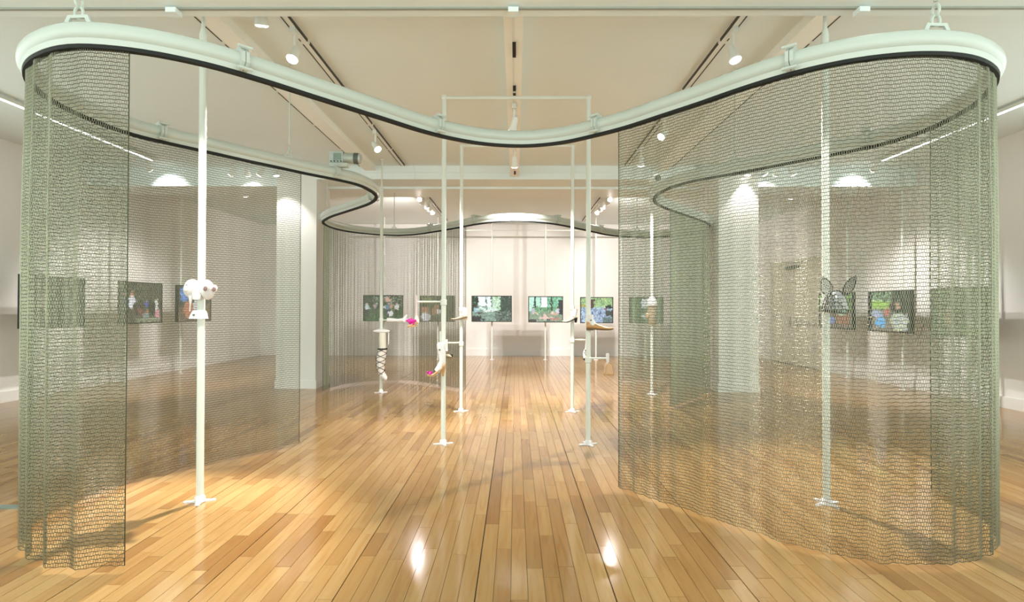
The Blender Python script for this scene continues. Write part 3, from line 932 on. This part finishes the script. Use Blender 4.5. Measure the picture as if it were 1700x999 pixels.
MB().cyl((-2.085, 9.19, 1.0), (-2.085, 9.19, 0.80), 0.010, 8).build('side_rod', 'white', t)
MB().tube([(-2.185, 9.18, 0.99), (-2.185, 9.18, 0.88), (-2.18, 9.18, 0.78), (-2.18, 9.18, 0.73)], [0.055, 0.060, 0.055, 0.056], 18).build('calf_form', 'clear', t, True)
prof = [(-2.18, 0.73, 0.066), (-2.19, 0.65, 0.072), (-2.205, 0.55, 0.074), (-2.21, 0.45, 0.066), (-2.20, 0.36, 0.055), (-2.18, 0.29, 0.050), (-2.155, 0.245, 0.040)]
MB().tube([(a, 9.17, b) for a, b, c_ in prof], [c_ for a, b, c_ in prof], 18).build('stocking', 'stock', t, True)
MB().tube([(-2.165, 9.16, 0.30), (-2.12, 9.12, 0.255), (-2.10, 9.08, 0.235)], [0.045, 0.038, 0.018], 12).build('foot', 'stock', t, True)
MB().tube([(-2.18 + 0.07 * math.cos(a), 9.17 + 0.07 * math.sin(a), 0.725) for a in np.linspace(0, 2 * PI, 20, endpoint=False)], 0.012, 6, True).build('cuff', 'black', t, True)
zs_ = [p_[1] for p_ in prof][::-1]
for d in (1, -1):
    for ph in (0.0, PI):
        path = []
        for i in range(61):
            z = 0.28 + 0.43 * i / 60
            xc_ = np.interp(z, zs_, [p_[0] for p_ in prof][::-1])
            rr = np.interp(z, zs_, [p_[2] for p_ in prof][::-1]) + 0.003
            a = d * i / 60 * 2 * PI * 2.3 + ph
            path.append((xc_ + rr * math.cos(a), 9.17 + rr * math.sin(a), z))
        MB().tube(path, 0.0045, 5).build('lace', 'black', t)

# far right pole: dome over cylinder form
collar(pBR, 2.219, 9.139, 1.14)
t = thing('dome_form', 'white dome cap over a beige cylinder form on the far right pole', 'head form', (2.225, 9.13, 1.15))
MB().ell((2.215, 9.12, 1.445), 0.088, 0.088, 0.15, 20, 8, None, 0.0, 1.0).build('dome', 'white', t, True)
MB().tube([(2.225, 9.12, 1.13), (2.225, 9.12, 1.15), (2.22, 9.12, 1.30), (2.218, 9.12, 1.44)], [0.05, 0.062, 0.070, 0.080], 18).build('cylinder_form', 'beige', t, True)
MB().ell((2.135, 9.09, 1.28), 0.03, 0.03, 0.05, 10, 6).build('ear_cup', 'nude', t, True)

# front left: white headpiece around pole
hx, hy = -2.272, 4.035
t = thing('white_headpiece', 'white lobed headpiece with ear cups and flared collar on front left pole', 'headpiece', (hx, hy, 1.30))
q = Matrix.Rotation(0.25, 3, 'Y')
MB().ell((hx - 0.05, hy - 0.035, 1.535), 0.052, 0.055, 0.068, 18, 12, q).build('shell_lobe', 'white', t, True)
MB().ell((hx + 0.062, hy - 0.035, 1.525), 0.046, 0.055, 0.072, 18, 12, Matrix.Rotation(-0.12, 3, 'Y')).build('shell_lobe', 'white', t, True)
MB().loft([[(hx + a * k, hy - 0.045 + b, z) for a, b in ((-1, -0.02), (-0.4, -0.035), (0.4, -0.035), (1, -0.02), (0.9, 0.005), (-0.9, 0.005))]
           for k, z in ((0.026, 1.455), (0.036, 1.49), (0.050, 1.53), (0.056, 1.565), (0.045, 1.59))]).build('brow_shell', 'white', t, True)
MB().tube([(hx - 0.05, hy - 0.05, 1.50), (hx - 0.045, hy - 0.055, 1.465), (hx - 0.05, hy - 0.05, 1.42), (hx - 0.06, hy - 0.04, 1.37)], [0.022, 0.014, 0.005, 0.004], 10).build('strap_rod', 'white', t, True)
for cx, cz, k, tilt in ((0.082, 1.535, 0.9, 0.3), (0.126, 1.532, 0.85, 0.15)):
    cup = MB().ell((hx + cx, hy - 0.085 + (0.03 if cx > 0.1 else 0), cz), 0.024 * k, 0.014, 0.030 * k, 16, 8, Matrix.Rotation(tilt, 3, 'Y')).build('ear_cup', 'white', t, True)
    MB().ell((hx + cx, hy - 0.096 + (0.03 if cx > 0.1 else 0), cz - 0.003), 0.017 * k, 0.006, 0.021 * k, 14, 6, Matrix.Rotation(tilt, 3, 'Y')).build('cup_lining', 'cup', cup, True)
MB().cyl((hx + 0.098, hy - 0.06, 1.532), (hx + 0.122, hy - 0.06, 1.532), 0.008, 8).build('cup_joint', 'white', t)
MB().tube([(hx - 0.018, hy, 1.318), (hx - 0.018, hy, 1.325), (hx - 0.013, hy, 1.36), (hx - 0.013, hy, 1.378)], [0.064, 0.061, 0.050, 0.040], 22).build('flared_collar', 'white', t, True)
MB().cyl((hx - 0.02, hy - 0.068, 1.345), (hx - 0.02, hy - 0.05, 1.345), 0.006, 8).build('screw', 'darkgrey', t)
MB().ell((hx - 0.062, hy - 0.086, 1.522), 0.011, 0.006, 0.013, 10, 6).build('vent', 'clear', t, True)
MB().box(hx - 0.063, hx - 0.052, hy - 0.088, hy - 0.084, 1.555, 1.559).build('slit', 'cup', t)
MB().ell((hx + 0.04, hy - 0.075, 1.515), 0.012, 0.01, 0.02, 10, 6).build('hinge', 'white', t, True)

# front right: black lace ear mask
hx, hy = 2.225, 3.925
collar(pFR, 2.231, 4.042, 1.44)
arm(pFR, (2.231, 4.042, 1.44), (2.228, 3.99, 1.44))
t = thing('lace_ear_mask', 'black lace mask with two pointed ears over a silver dome at front right', 'mask', (hx, hy, 1.365))
MB().ell((hx + 0.008, hy, 1.395), 0.076, 0.074, 0.13, 20, 9, None, 0.0, 1.0).build('silver_dome', 'silver', t, True)
lc = MB()
for k in range(10):
    a0 = k * PI / 10 * 2
    lc.tube([(hx + 0.079 * math.cos(a0 + 0.5 * math.sin(u * 6)) * math.cos(u), hy + 0.079 * math.sin(a0 + 0.5 * math.sin(u * 6)) * math.cos(u), 1.37 + 0.15 * math.sin(u)) for u in np.linspace(0, 1.5, 14)], 0.0018, 4)
    lc.tube([(hx + 0.079 * math.cos(a0 - 0.5 * math.sin(u * 6)) * math.cos(u), hy + 0.079 * math.sin(a0 - 0.5 * math.sin(u * 6)) * math.cos(u), 1.37 + 0.15 * math.sin(u)) for u in np.linspace(0, 1.5, 14)], 0.0018, 4)
for u in (0.12, 0.3, 0.5, 0.7, 0.95):
    lc.tube([(hx + 0.079 * math.cos(a) * math.cos(u), hy + 0.079 * math.sin(a) * math.cos(u), 1.37 + 0.15 * math.sin(u) + 0.004 * math.sin(a * 9)) for a in np.linspace(0, 2 * PI, 36, endpoint=False)], 0.0018, 4, True)
lc.build('lace_net', 'lace', t)
MB().tube([(hx + 0.08 * math.cos(a), hy - 0.028, 1.375 + 0.152 * math.sin(a)) for a in np.linspace(0.05, PI - 0.05, 24)], 0.0046, 6).build('head_band', 'lace', t, True)
MB().tube([(hx + 0.08 * math.cos(a), hy + 0.08 * math.sin(a), 1.377 - 0.012 * math.cos(a)) for a in np.linspace(0, 2 * PI, 28, endpoint=False)], 0.0036, 6, True).build('brim_wire', 'lace', t, True)
for (bx, bz, tx, tz, wd) in ((-0.050, 1.49, -0.092, 1.62, 0.040), (0.052, 1.495, 0.135, 1.633, 0.032)):
    ax = Vector((tx - bx, 0, tz - bz))
    nx = Vector((ax.z, 0, -ax.x)).normalized()
    out, lo_, hi_ = [], [], []
    for i in range(13):
        u = i / 12
        ww = wd * math.sin(PI * u ** 0.75) ** 0.9 if 0 < u < 1 else 0
        c0 = Vector((hx + bx, hy - 0.028, bz)) + ax * u
        lo_.append(c0 - nx * ww)
        hi_.append(c0 + nx * ww)
    ear = MB().tube(lo_ + hi_[::-1][1:-1], 0.0046, 6, True).build('ear_wire', 'lace', t, True)
    net = MB()
    for i in range(1, 12):
        net.cyl(lo_[i], hi_[min(11, i + 1)], 0.0013, 4)
        net.cyl(hi_[i], lo_[min(11, i + 1)], 0.0013, 4)
        net.cyl(lo_[i].lerp(hi_[i], 0.35), lo_[min(11, i + 2)].lerp(hi_[min(11, i + 2)], 0.7), 0.0013, 4)
    net.build('ear_lace', 'lace', ear)

# ------------------------------------------------------------------ screens
NXP, NYP = 78, 50


class Pic:
    def __init__(s, seed, top, bottom, split=0.55):
        s.rs = np.random.RandomState(seed)
        s.a = np.zeros((NYP, NXP, 3))
        s.X, s.Y = np.meshgrid((np.arange(NXP) + 0.5) / NXP, (np.arange(NYP) + 0.5) / NYP)   # y down
        s.a[:] = np.where((s.Y < split)[..., None], np.array(top), np.array(bottom))
        s.n(0, 0, 1, 1, None, 22)

    def n(s, x0, y0, x1, y1, cols, amt):
        """mottled foliage or ground: coarse random patches"""
        msk = (s.X >= x0) & (s.X < x1) & (s.Y >= y0) & (s.Y < y1)
        for sc in (3, 2, 1):
            g = s.rs.rand(NYP // sc + 2, NXP // sc + 2)
            g = np.kron(g, np.ones((sc, sc)))[:NYP, :NXP]
            if cols is None:
                s.a[msk] += ((g[msk] - 0.5) * amt)[:, None]
            else:
                pick = np.array(cols)[(g * 997 % len(cols)).astype(int)]
                m2 = msk & (g > 1 - amt / sc)
                s.a[m2] = pick[m2]
        return s

    def r(s, x0, y0, x1, y1, c):
        s.a[(s.X >= x0) & (s.X < x1) & (s.Y >= y0) & (s.Y < y1)] = c
        return s

    def e(s, cx, cy, rx, ry, c):
        s.a[((s.X - cx) / rx) ** 2 + ((s.Y - cy) / ry) ** 2 < 1] = c
        return s

    def person(s, x, y, h, top, bot, skin=(205, 160, 130), hair=(60, 40, 30)):
        s.e(x, y + 0.06 * h, 0.055 * h, 0.075 * h, hair)
        s.e(x, y + 0.08 * h, 0.042 * h, 0.06 * h, skin)
        s.e(x, y + 0.32 * h, 0.105 * h, 0.20 * h, top)
        s.r(x - 0.07 * h, y + 0.5 * h, x + 0.07 * h, y + h, bot)
        return s

    def sitter(s, x, y, k, top, legs, d=1, skin=(210, 165, 135)):
        s.e(x, y, 0.03 * k, 0.05 * k, skin)
        s.e(x, y - 0.02 * k, 0.033 * k, 0.04 * k, (70, 45, 30))
        s.e(x, y + 0.14 * k, 0.06 * k, 0.12 * k, top)
        for i in range(8):
            s.e(x + d * 0.022 * k * i, y + 0.22 * k + 0.006 * k * abs(i - 3), 0.025 * k, 0.035 * k, legs)
        return s

    def cols(s):
        a = s.a
        def smooth_noise():
            g = s.rs.normal(0, 1, (NYP // 3 + 3, NXP // 3 + 3))
            g = np.kron(g, np.ones((3, 3)))[:NYP, :NXP]
            return g * 1.1
        iy = np.clip((np.arange(NYP)[:, None] + smooth_noise()).round().astype(int), 0, NYP - 1)
        ix = np.clip((np.arange(NXP)[None, :] + smooth_noise()).round().astype(int), 0, NXP - 1)
        a = a[iy, ix]
        pad = np.pad(a, ((1, 1), (1, 1), (0, 0)), mode='edge')
        a = 0.4 * a + 0.6 * (pad[:-2, 1:-1] + pad[2:, 1:-1] + pad[1:-1, :-2] + pad[1:-1, 2:]) / 4
        a = a + s.rs.normal(0, 16, (NYP, NXP, 1)) + s.rs.normal(0, 5, (NYP, NXP, 3))
        g = a.mean(-1, keepdims=True)
        a = g + (a - g) * 0.8
        c = np.clip(a, 0, 255) / 255
        lin = np.where(c <= 0.04045, c / 12.92, ((c + 0.055) / 1.055) ** 2.4)
        return lin[::-1]     # row 0 = bottom


DG, MG, LG, WH, TK = (28, 44, 26), (52, 84, 42), (120, 165, 90), (225, 240, 235), (22, 30, 24)
pics = {}
p = Pic(1, (48, 66, 40), (62, 100, 48), 0.55)
p.n(0.2, 0.0, 1, 0.4, [(30, 46, 26), (70, 96, 55), (230, 235, 220)], 0.5).e(0.63, 0.14, 0.07, 0.11, (225, 165, 140)).r(0.4, 0.35, 0.56, 0.4, (60, 70, 50)).r(0.48, 0.42, 0.56, 0.5, (210, 215, 205))
p.person(0.08, 0.26, 0.6, (190, 205, 200), (50, 44, 36)).person(0.29, 0.3, 0.4, (180, 150, 150), (70, 75, 60)).person(0.62, 0.26, 0.6, (90, 130, 165), (36, 40, 44)).person(0.72, 0.3, 0.4, (190, 140, 100), (190, 140, 100))
p.person(0.86, 0.25, 0.62, (225, 215, 205), (40, 52, 30)).e(0.7, 0.72, 0.07, 0.13, (238, 236, 236)).r(0.66, 0.88, 0.72, 0.93, (230, 230, 225)).r(0, 0, 0.03, 1, DG)
pics['garden'] = p
p = Pic(2, (92, 104, 66), (110, 104, 76), 0.5)
p.r(0.05, 0.05, 0.38, 0.24, (130, 150, 86)).n(0.35, 0, 1, 0.5, [DG, (96, 92, 66), (60, 70, 44)], 0.7).e(0.12, 0.42, 0.07, 0.14, (60, 54, 40)).e(0.14, 0.55, 0.12, 0.13, (190, 125, 95)).e(0.16, 0.83, 0.16, 0.17, (225, 225, 230))
p.e(0.42, 0.6, 0.09, 0.17, (190, 130, 90)).e(0.48, 0.4, 0.09, 0.06, (200, 135, 105)).e(0.55, 0.62, 0.06, 0.09, (220, 215, 210)).r(0.3, 0.8, 0.6, 0.95, (86, 90, 70)).e(0.82, 0.45, 0.03, 0.06, (205, 175, 140)).n(0.7, 0.4, 1, 1, [DG, (110, 100, 70)], 0.5)
pics['reclining'] = p
p = Pic(3, (190, 222, 205), (120, 150, 130), 0.55)
p.r(0.15, 0.0, 0.5, 0.4, WH).n(0.5, 0, 0.75, 0.5, [LG, WH, (150, 200, 160)], 0.7).n(0.72, 0, 1, 0.6, [DG, (40, 80, 55), (20, 36, 28)], 0.95).n(0, 0, 0.14, 0.6, [DG, (30, 70, 50)], 0.9)
p.r(0.09, 0, 0.125, 0.42, TK).r(0.345, 0, 0.37, 0.55, (60, 90, 76)).r(0.485, 0, 0.51, 0.5, (40, 66, 54)).r(0.73, 0, 0.76, 0.6, (40, 90, 60)).r(0.12, 0.41, 0.34, 0.43, (70, 100, 90)).r(0.3, 0.55, 0.62, 0.6, (235, 245, 235))
p.r(0.2, 0.8, 1, 0.83, (70, 90, 76)).n(0.6, 0.6, 1, 1, [(60, 80, 66), (30, 44, 36), (120, 140, 120)], 0.7).sitter(0.09, 0.42, 1.0, (150, 190, 205), (60, 40, 44)).r(0.0, 0.82, 0.22, 1, (40, 38, 34)).e(0.27, 0.92, 0.05, 0.05, (48, 48, 70))
pics['veranda'] = p
p = Pic(4, (170, 228, 200), (126, 150, 120), 0.6)
p.r(0.36, 0, 0.55, 0.4, (232, 250, 245)).n(0.55, 0, 1, 0.5, [(60, 130, 90), (150, 220, 180), (90, 180, 130)], 0.8).n(0.15, 0.4, 0.8, 0.62, [(70, 130, 80), (110, 170, 110)], 0.7).r(0.16, 0, 0.19, 0.45, TK).r(0.34, 0, 0.36, 0.55, TK).r(0.55, 0, 0.57, 0.62, TK).r(0.66, 0, 0.69, 0.5, TK).r(0.9, 0.1, 1, 0.75, (24, 34, 34))
p.sitter(0.12, 0.45, 0.9, (180, 175, 190), (225, 190, 160)).sitter(0.86, 0.45, 1.0, (200, 190, 215), (220, 160, 140), -1).sitter(0.7, 0.55, 0.7, (225, 190, 170), (205, 150, 130), -1)
p.e(0.5, 0.85, 0.22, 0.06, (225, 180, 165)).e(0.48, 0.76, 0.05, 0.08, (225, 180, 165)).e(0.78, 0.9, 0.15, 0.05, (190, 120, 105)).e(0.57, 0.92, 0.05, 0.05, (60, 50, 66)).r(0, 0.9, 0.2, 1, (50, 46, 44))
pics['terrace'] = p
p = Pic(5, (165, 205, 150), (150, 180, 205), 0.4)
p.n(0, 0, 1, 0.35, [(120, 170, 100), (200, 220, 120), (90, 140, 100)], 0.7).r(0.3, 0.05, 0.42, 0.5, (84, 46, 44)).n(0.0, 0.4, 0.8, 1, [(190, 210, 235), (60, 80, 110), (150, 180, 220)], 0.7).r(0.0, 0.28, 0.14, 0.38, (175, 160, 60)).r(0.78, 0.32, 1, 0.42, (36, 44, 44)).r(0.78, 0.55, 1, 0.75, (66, 70, 66)).e(0.8, 0.47, 0.04, 0.06, (130, 50, 60)).r(0.7, 0.78, 1, 1, (90, 110, 112))
pics['crowd'] = p
p = Pic(6, (96, 140, 90), (70, 100, 62), 0.5)
p.n(0, 0, 1, 1, [DG, (110, 160, 100), (70, 110, 66)], 0.7).r(0.35, 0.05, 0.6, 0.4, (225, 232, 240)).e(0.5, 0.75, 0.2, 0.1, (190, 200, 190))
pics['lawn'] = p
p = Pic(7, (46, 50, 36), (84, 84, 64), 0.8)
p.n(0, 0, 1, 0.5, [(36, 40, 28), (70, 74, 52), (96, 96, 70)], 0.5).person(0.08, 0.25, 0.8, (66, 90, 100), (64, 62, 48)).person(0.25, 0.24, 0.85, (222, 220, 230), (70, 60, 46), hair=(190, 110, 60)).e(0.31, 0.6, 0.04, 0.1, (40, 34, 26)).person(0.62, 0.42, 0.4, (60, 80, 215), (50, 70, 190)).person(0.87, 0.36, 0.5, (205, 215, 205), (190, 180, 180))
for i in range(9):
    p.e(0.42 + i * 0.022, 0.66 + i * 0.028, 0.05, 0.06, (130, 66, 50))
p.e(0.6, 0.82, 0.08, 0.08, (130, 145, 150)).e(0.62, 0.72, 0.05, 0.04, (205, 130, 66)).e(0.9, 0.78, 0.07, 0.1, (205, 130, 140)).r(0.4, 0.88, 0.95, 0.98, (130, 140, 110))
pics['suspenders'] = p
p = Pic(8, (40, 52, 36), (96, 76, 56), 0.6)
p.r(0.08, 0.04, 0.30, 0.42, (60, 120, 215)).n(0.08, 0.04, 0.30, 0.42, [(40, 90, 180), (110, 170, 240)], 0.6).e(0.3, 0.65, 0.14, 0.25, (190, 110, 70)).r(0.8, 0.5, 1, 0.9, (110, 90, 60)).e(0.55, 0.55, 0.12, 0.2, (190, 195, 190))
pics['blue'] = p
p = Pic(9, (38, 50, 42), (50, 60, 48), 0.5)
p.n(0, 0, 1, 1, [DG, (66, 86, 66), (30, 40, 36), (96, 76, 60)], 0.7).person(0.3, 0.3, 0.65, (150, 130, 120), (60, 50, 44)).person(0.7, 0.25, 0.7, (90, 120, 110), (40, 40, 40))
pics['dim'] = p
p = Pic(10, (86, 130, 72), (120, 110, 96), 0.45)
p.n(0, 0, 1, 0.3, [DG, (100, 150, 96), (200, 220, 200)], 0.6).r(0.05, 0.24, 0.5, 0.42, (150, 205, 70)).n(0.55, 0, 1, 0.55, [DG, (44, 70, 50), (66, 60, 50)], 0.8).e(0.2, 0.58, 0.16, 0.1, (150, 165, 195)).e(0.3, 0.78, 0.14, 0.12, (70, 170, 235)).e(0.46, 0.52, 0.06, 0.1, (205, 90, 90)).e(0.57, 0.36, 0.05, 0.1, (56, 36, 34)).e(0.71, 0.36, 0.06, 0.1, (190, 150, 120)).e(0.74, 0.75, 0.2, 0.24, (190, 200, 150))
for i in range(4):
    p.r(0.58, 0.58 + i * 0.1, 0.92, 0.62 + i * 0.1, (160, 170, 200))
p.r(0.0, 0, 0.07, 1, TK).r(0.94, 0, 1, 1, (24, 44, 30))
pics['picnic'] = p
p = Pic(11, (110, 160, 70), (90, 80, 66), 0.45)
p.n(0, 0, 1, 0.5, [DG, (140, 190, 90), (80, 120, 66)], 0.7).e(0.35, 0.78, 0.15, 0.12, (90, 110, 180)).r(0.55, 0.62, 0.9, 0.9, (140, 84, 54)).e(0.7, 0.55, 0.14, 0.1, (150, 190, 160))
pics['basket'] = p
p = Pic(12, (90, 110, 70), (96, 120, 76), 0.4)
p.n(0, 0, 1, 1, [(60, 90, 50), (130, 170, 90), (90, 120, 80), (130, 120, 90)], 0.7).e(0.3, 0.6, 0.08, 0.2, (170, 150, 110)).e(0.65, 0.55, 0.07, 0.22, (130, 130, 120))
pics['meadow'] = p

mp_ = bpy.data.materials.new('screen_picture')
mp_.use_nodes = True
nt = mp_.node_tree
b_ = nt.nodes['Principled BSDF']
at_ = nt.nodes.new('ShaderNodeAttribute')
at_.attribute_name = 'pic'
nt.links.new(at_.outputs['Color'], b_.inputs['Emission Color'])
b_.inputs['Emission Strength'].default_value = 0.85
b_.inputs['Base Color'].default_value = (0.02, 0.022, 0.02, 1)
b_.inputs['Roughness'].default_value = 0.25
M['pic'] = mp_


def screen(label, pole_label, c, wd, ht, yaw_, key, standoff=0.25, ztop_=ZC):
    """c: centre of front face; yaw_ 0 faces -y (the camera side), local x to the right as seen from the front"""
    t = thing('flat_screen', label, 'screen', c, 'park picture screens around the gallery')
    mt = Matrix.Translation(c) @ Matrix.Rotation(yaw_, 4, 'Z')
    bz = 0.022
    fr = MB()
    fr.box(-wd / 2, wd / 2, 0.004, 0.05, -ht / 2, ht / 2)
    fr.xform(mt).build('case', 'bezel', t)
    fb = MB()
    fb.box(-wd / 2, wd / 2, -0.008, 0.004, ht / 2 - bz, ht / 2).box(-wd / 2, wd / 2, -0.008, 0.004, -ht / 2, -ht / 2 + bz)
    fb.box(-wd / 2, -wd / 2 + bz, -0.008, 0.004, -ht / 2 + bz, ht / 2 - bz).box(wd / 2 - bz, wd / 2, -0.008, 0.004, -ht / 2 + bz, ht / 2 - bz)
    fb.xform(mt).build('bezel', 'bezel', t)
    xs = np.linspace(-wd / 2 + bz, wd / 2 - bz, NXP + 1)
    zs = np.linspace(-ht / 2 + bz, ht / 2 - bz, NYP + 1)
    vs_ = [(x_, 0.002, z_) for z_ in zs for x_ in xs]
    fs_ = [(j * (NXP + 1) + i, j * (NXP + 1) + i + 1, (j + 1) * (NXP + 1) + i + 1, (j + 1) * (NXP + 1) + i) for j in range(NYP) for i in range(NXP)]
    pm = MB().add(vs_, fs_).xform(mt).build('picture', 'pic', t)
    at = pm.data.attributes.new('pic', 'FLOAT_COLOR', 'FACE')
    cc = np.ones((NYP * NXP, 4))
    cc[:, :3] = pics[key].cols().reshape(-1, 3)
    at.data.foreach_set('color', cc.ravel())
    MB().box(-0.09, 0.09, 0.05, 0.075, -0.12, 0.12).xform(mt).build('wall_mount', 'darkgrey', t)
    pp = mt @ Vector((0, standoff, 0))
    tp = thing('screen_pole', pole_label, 'pole', (pp.x, pp.y, 0), 'thin poles carrying the screens')
    MB().cyl((pp.x, pp.y, 0), (pp.x, pp.y, ztop_), 0.021, 12).build('shaft', 'pole', tp, True)
    MB().cyl((pp.x, pp.y, 0), (pp.x, pp.y, 0.012), 0.06, 14).build('base_plate', 'white', tp)
    MB().box(-0.02, 0.02, 0.075, standoff, -0.03, 0.03).xform(mt).build('bracket', 'pole', tp)
    return t


YS = 15.0
for (x0, x1, zc_, key, lab) in ((-4.09, -3.02, 1.385, 'garden', 'screen showing people standing on a green lawn, behind the far left curtain'),
                                (-2.57, -1.63, 1.375, 'reclining', 'screen showing a reclining figure, behind the left uprights'),
                                (-1.18, -0.10, 1.375, 'veranda', 'screen showing a bright empty tree lined veranda'),
                                (0.34, 1.27, 1.365, 'terrace', 'screen showing people lounging under thin trees'),
                                (1.73, 2.61, 1.345, 'crowd', 'screen showing a blue speckled crowd scene behind the brown shoe'),
                                (3.04, 3.95, 1.35, 'lawn', 'green screen picture behind the white dome')):
    screen(lab, 'thin white pole carrying the ' + lab.split(',')[0].replace('screen showing ', '').replace(' screen', '')+ ' screen', ((x0 + x1) / 2, YS, zc_), x1 - x0, 0.70, 0.0, key, 0.14)
rb = thing('picture_rail_bar', 'thin white pipe running high along the far screens', 'pipe', (0, YS + 0.14, 3.5))
MB().cyl((-4.0, YS + 0.14, 3.5), (4.0, YS + 0.14, 3.5), 0.016, 10).build('pipe', 'pole', rb, True)
XSL = -6.8
for (y0, y1, key, lab) in ((7.66, 8.80, 'dim', 'dim screen at the outer edge of the front left curtain'),
                           (9.6, 10.73, 'suspenders', 'left wall screen showing a man in white shirt and suspenders'),
                           (11.22, 12.46, 'blue', 'left wall screen with blue patch behind the white headpiece')):
    screen(lab, 'thin white pole carrying the ' + lab.split(',')[0].replace('screen showing ', '').replace(' screen', '')+ ' screen', (XSL, (y0 + y1) / 2, 1.475), y1 - y0, 0.755, math.radians(90), key, 0.30)
XSR = 6.45
for (y0, y1, key, lab) in ((10.75, 11.95, 'basket', 'right wall screen behind the black ear mask'),
                           (9.17, 10.29, 'picnic', 'right wall screen with bright blue patch at a picnic'),
                           (7.60, 8.73, 'meadow', 'right wall screen dimmed behind the doubled curtain')):
    screen(lab, 'thin white pole carrying the ' + lab.split(',')[0].replace('screen showing ', '').replace(' screen', '')+ ' screen', (XSR, (y0 + y1) / 2, 1.355), y1 - y0, 0.72, math.radians(-90), key, 0.24)

# floor plate at the far left edge, loose cable at the beam
fp = tag(MB().prism([(-3.62, 3.87), (-3.42, 3.87), (-3.42, 3.94), (-3.62, 3.94)], 0.0, 0.006, 'z').build('floor_plate', 'plate'), 'small dark metal floor plate outside the left curtain', 'floor plate')
cbl = tag(MB().tube([(-1.75, 9.5, 3.82), (-1.72, 9.56, 3.72), (-1.74, 9.6, 3.64), (-1.80, 9.8, 3.60)], 0.005, 6).build('power_cable', 'lampw'), 'thin white cable looping from the left track to the beam', 'cable')
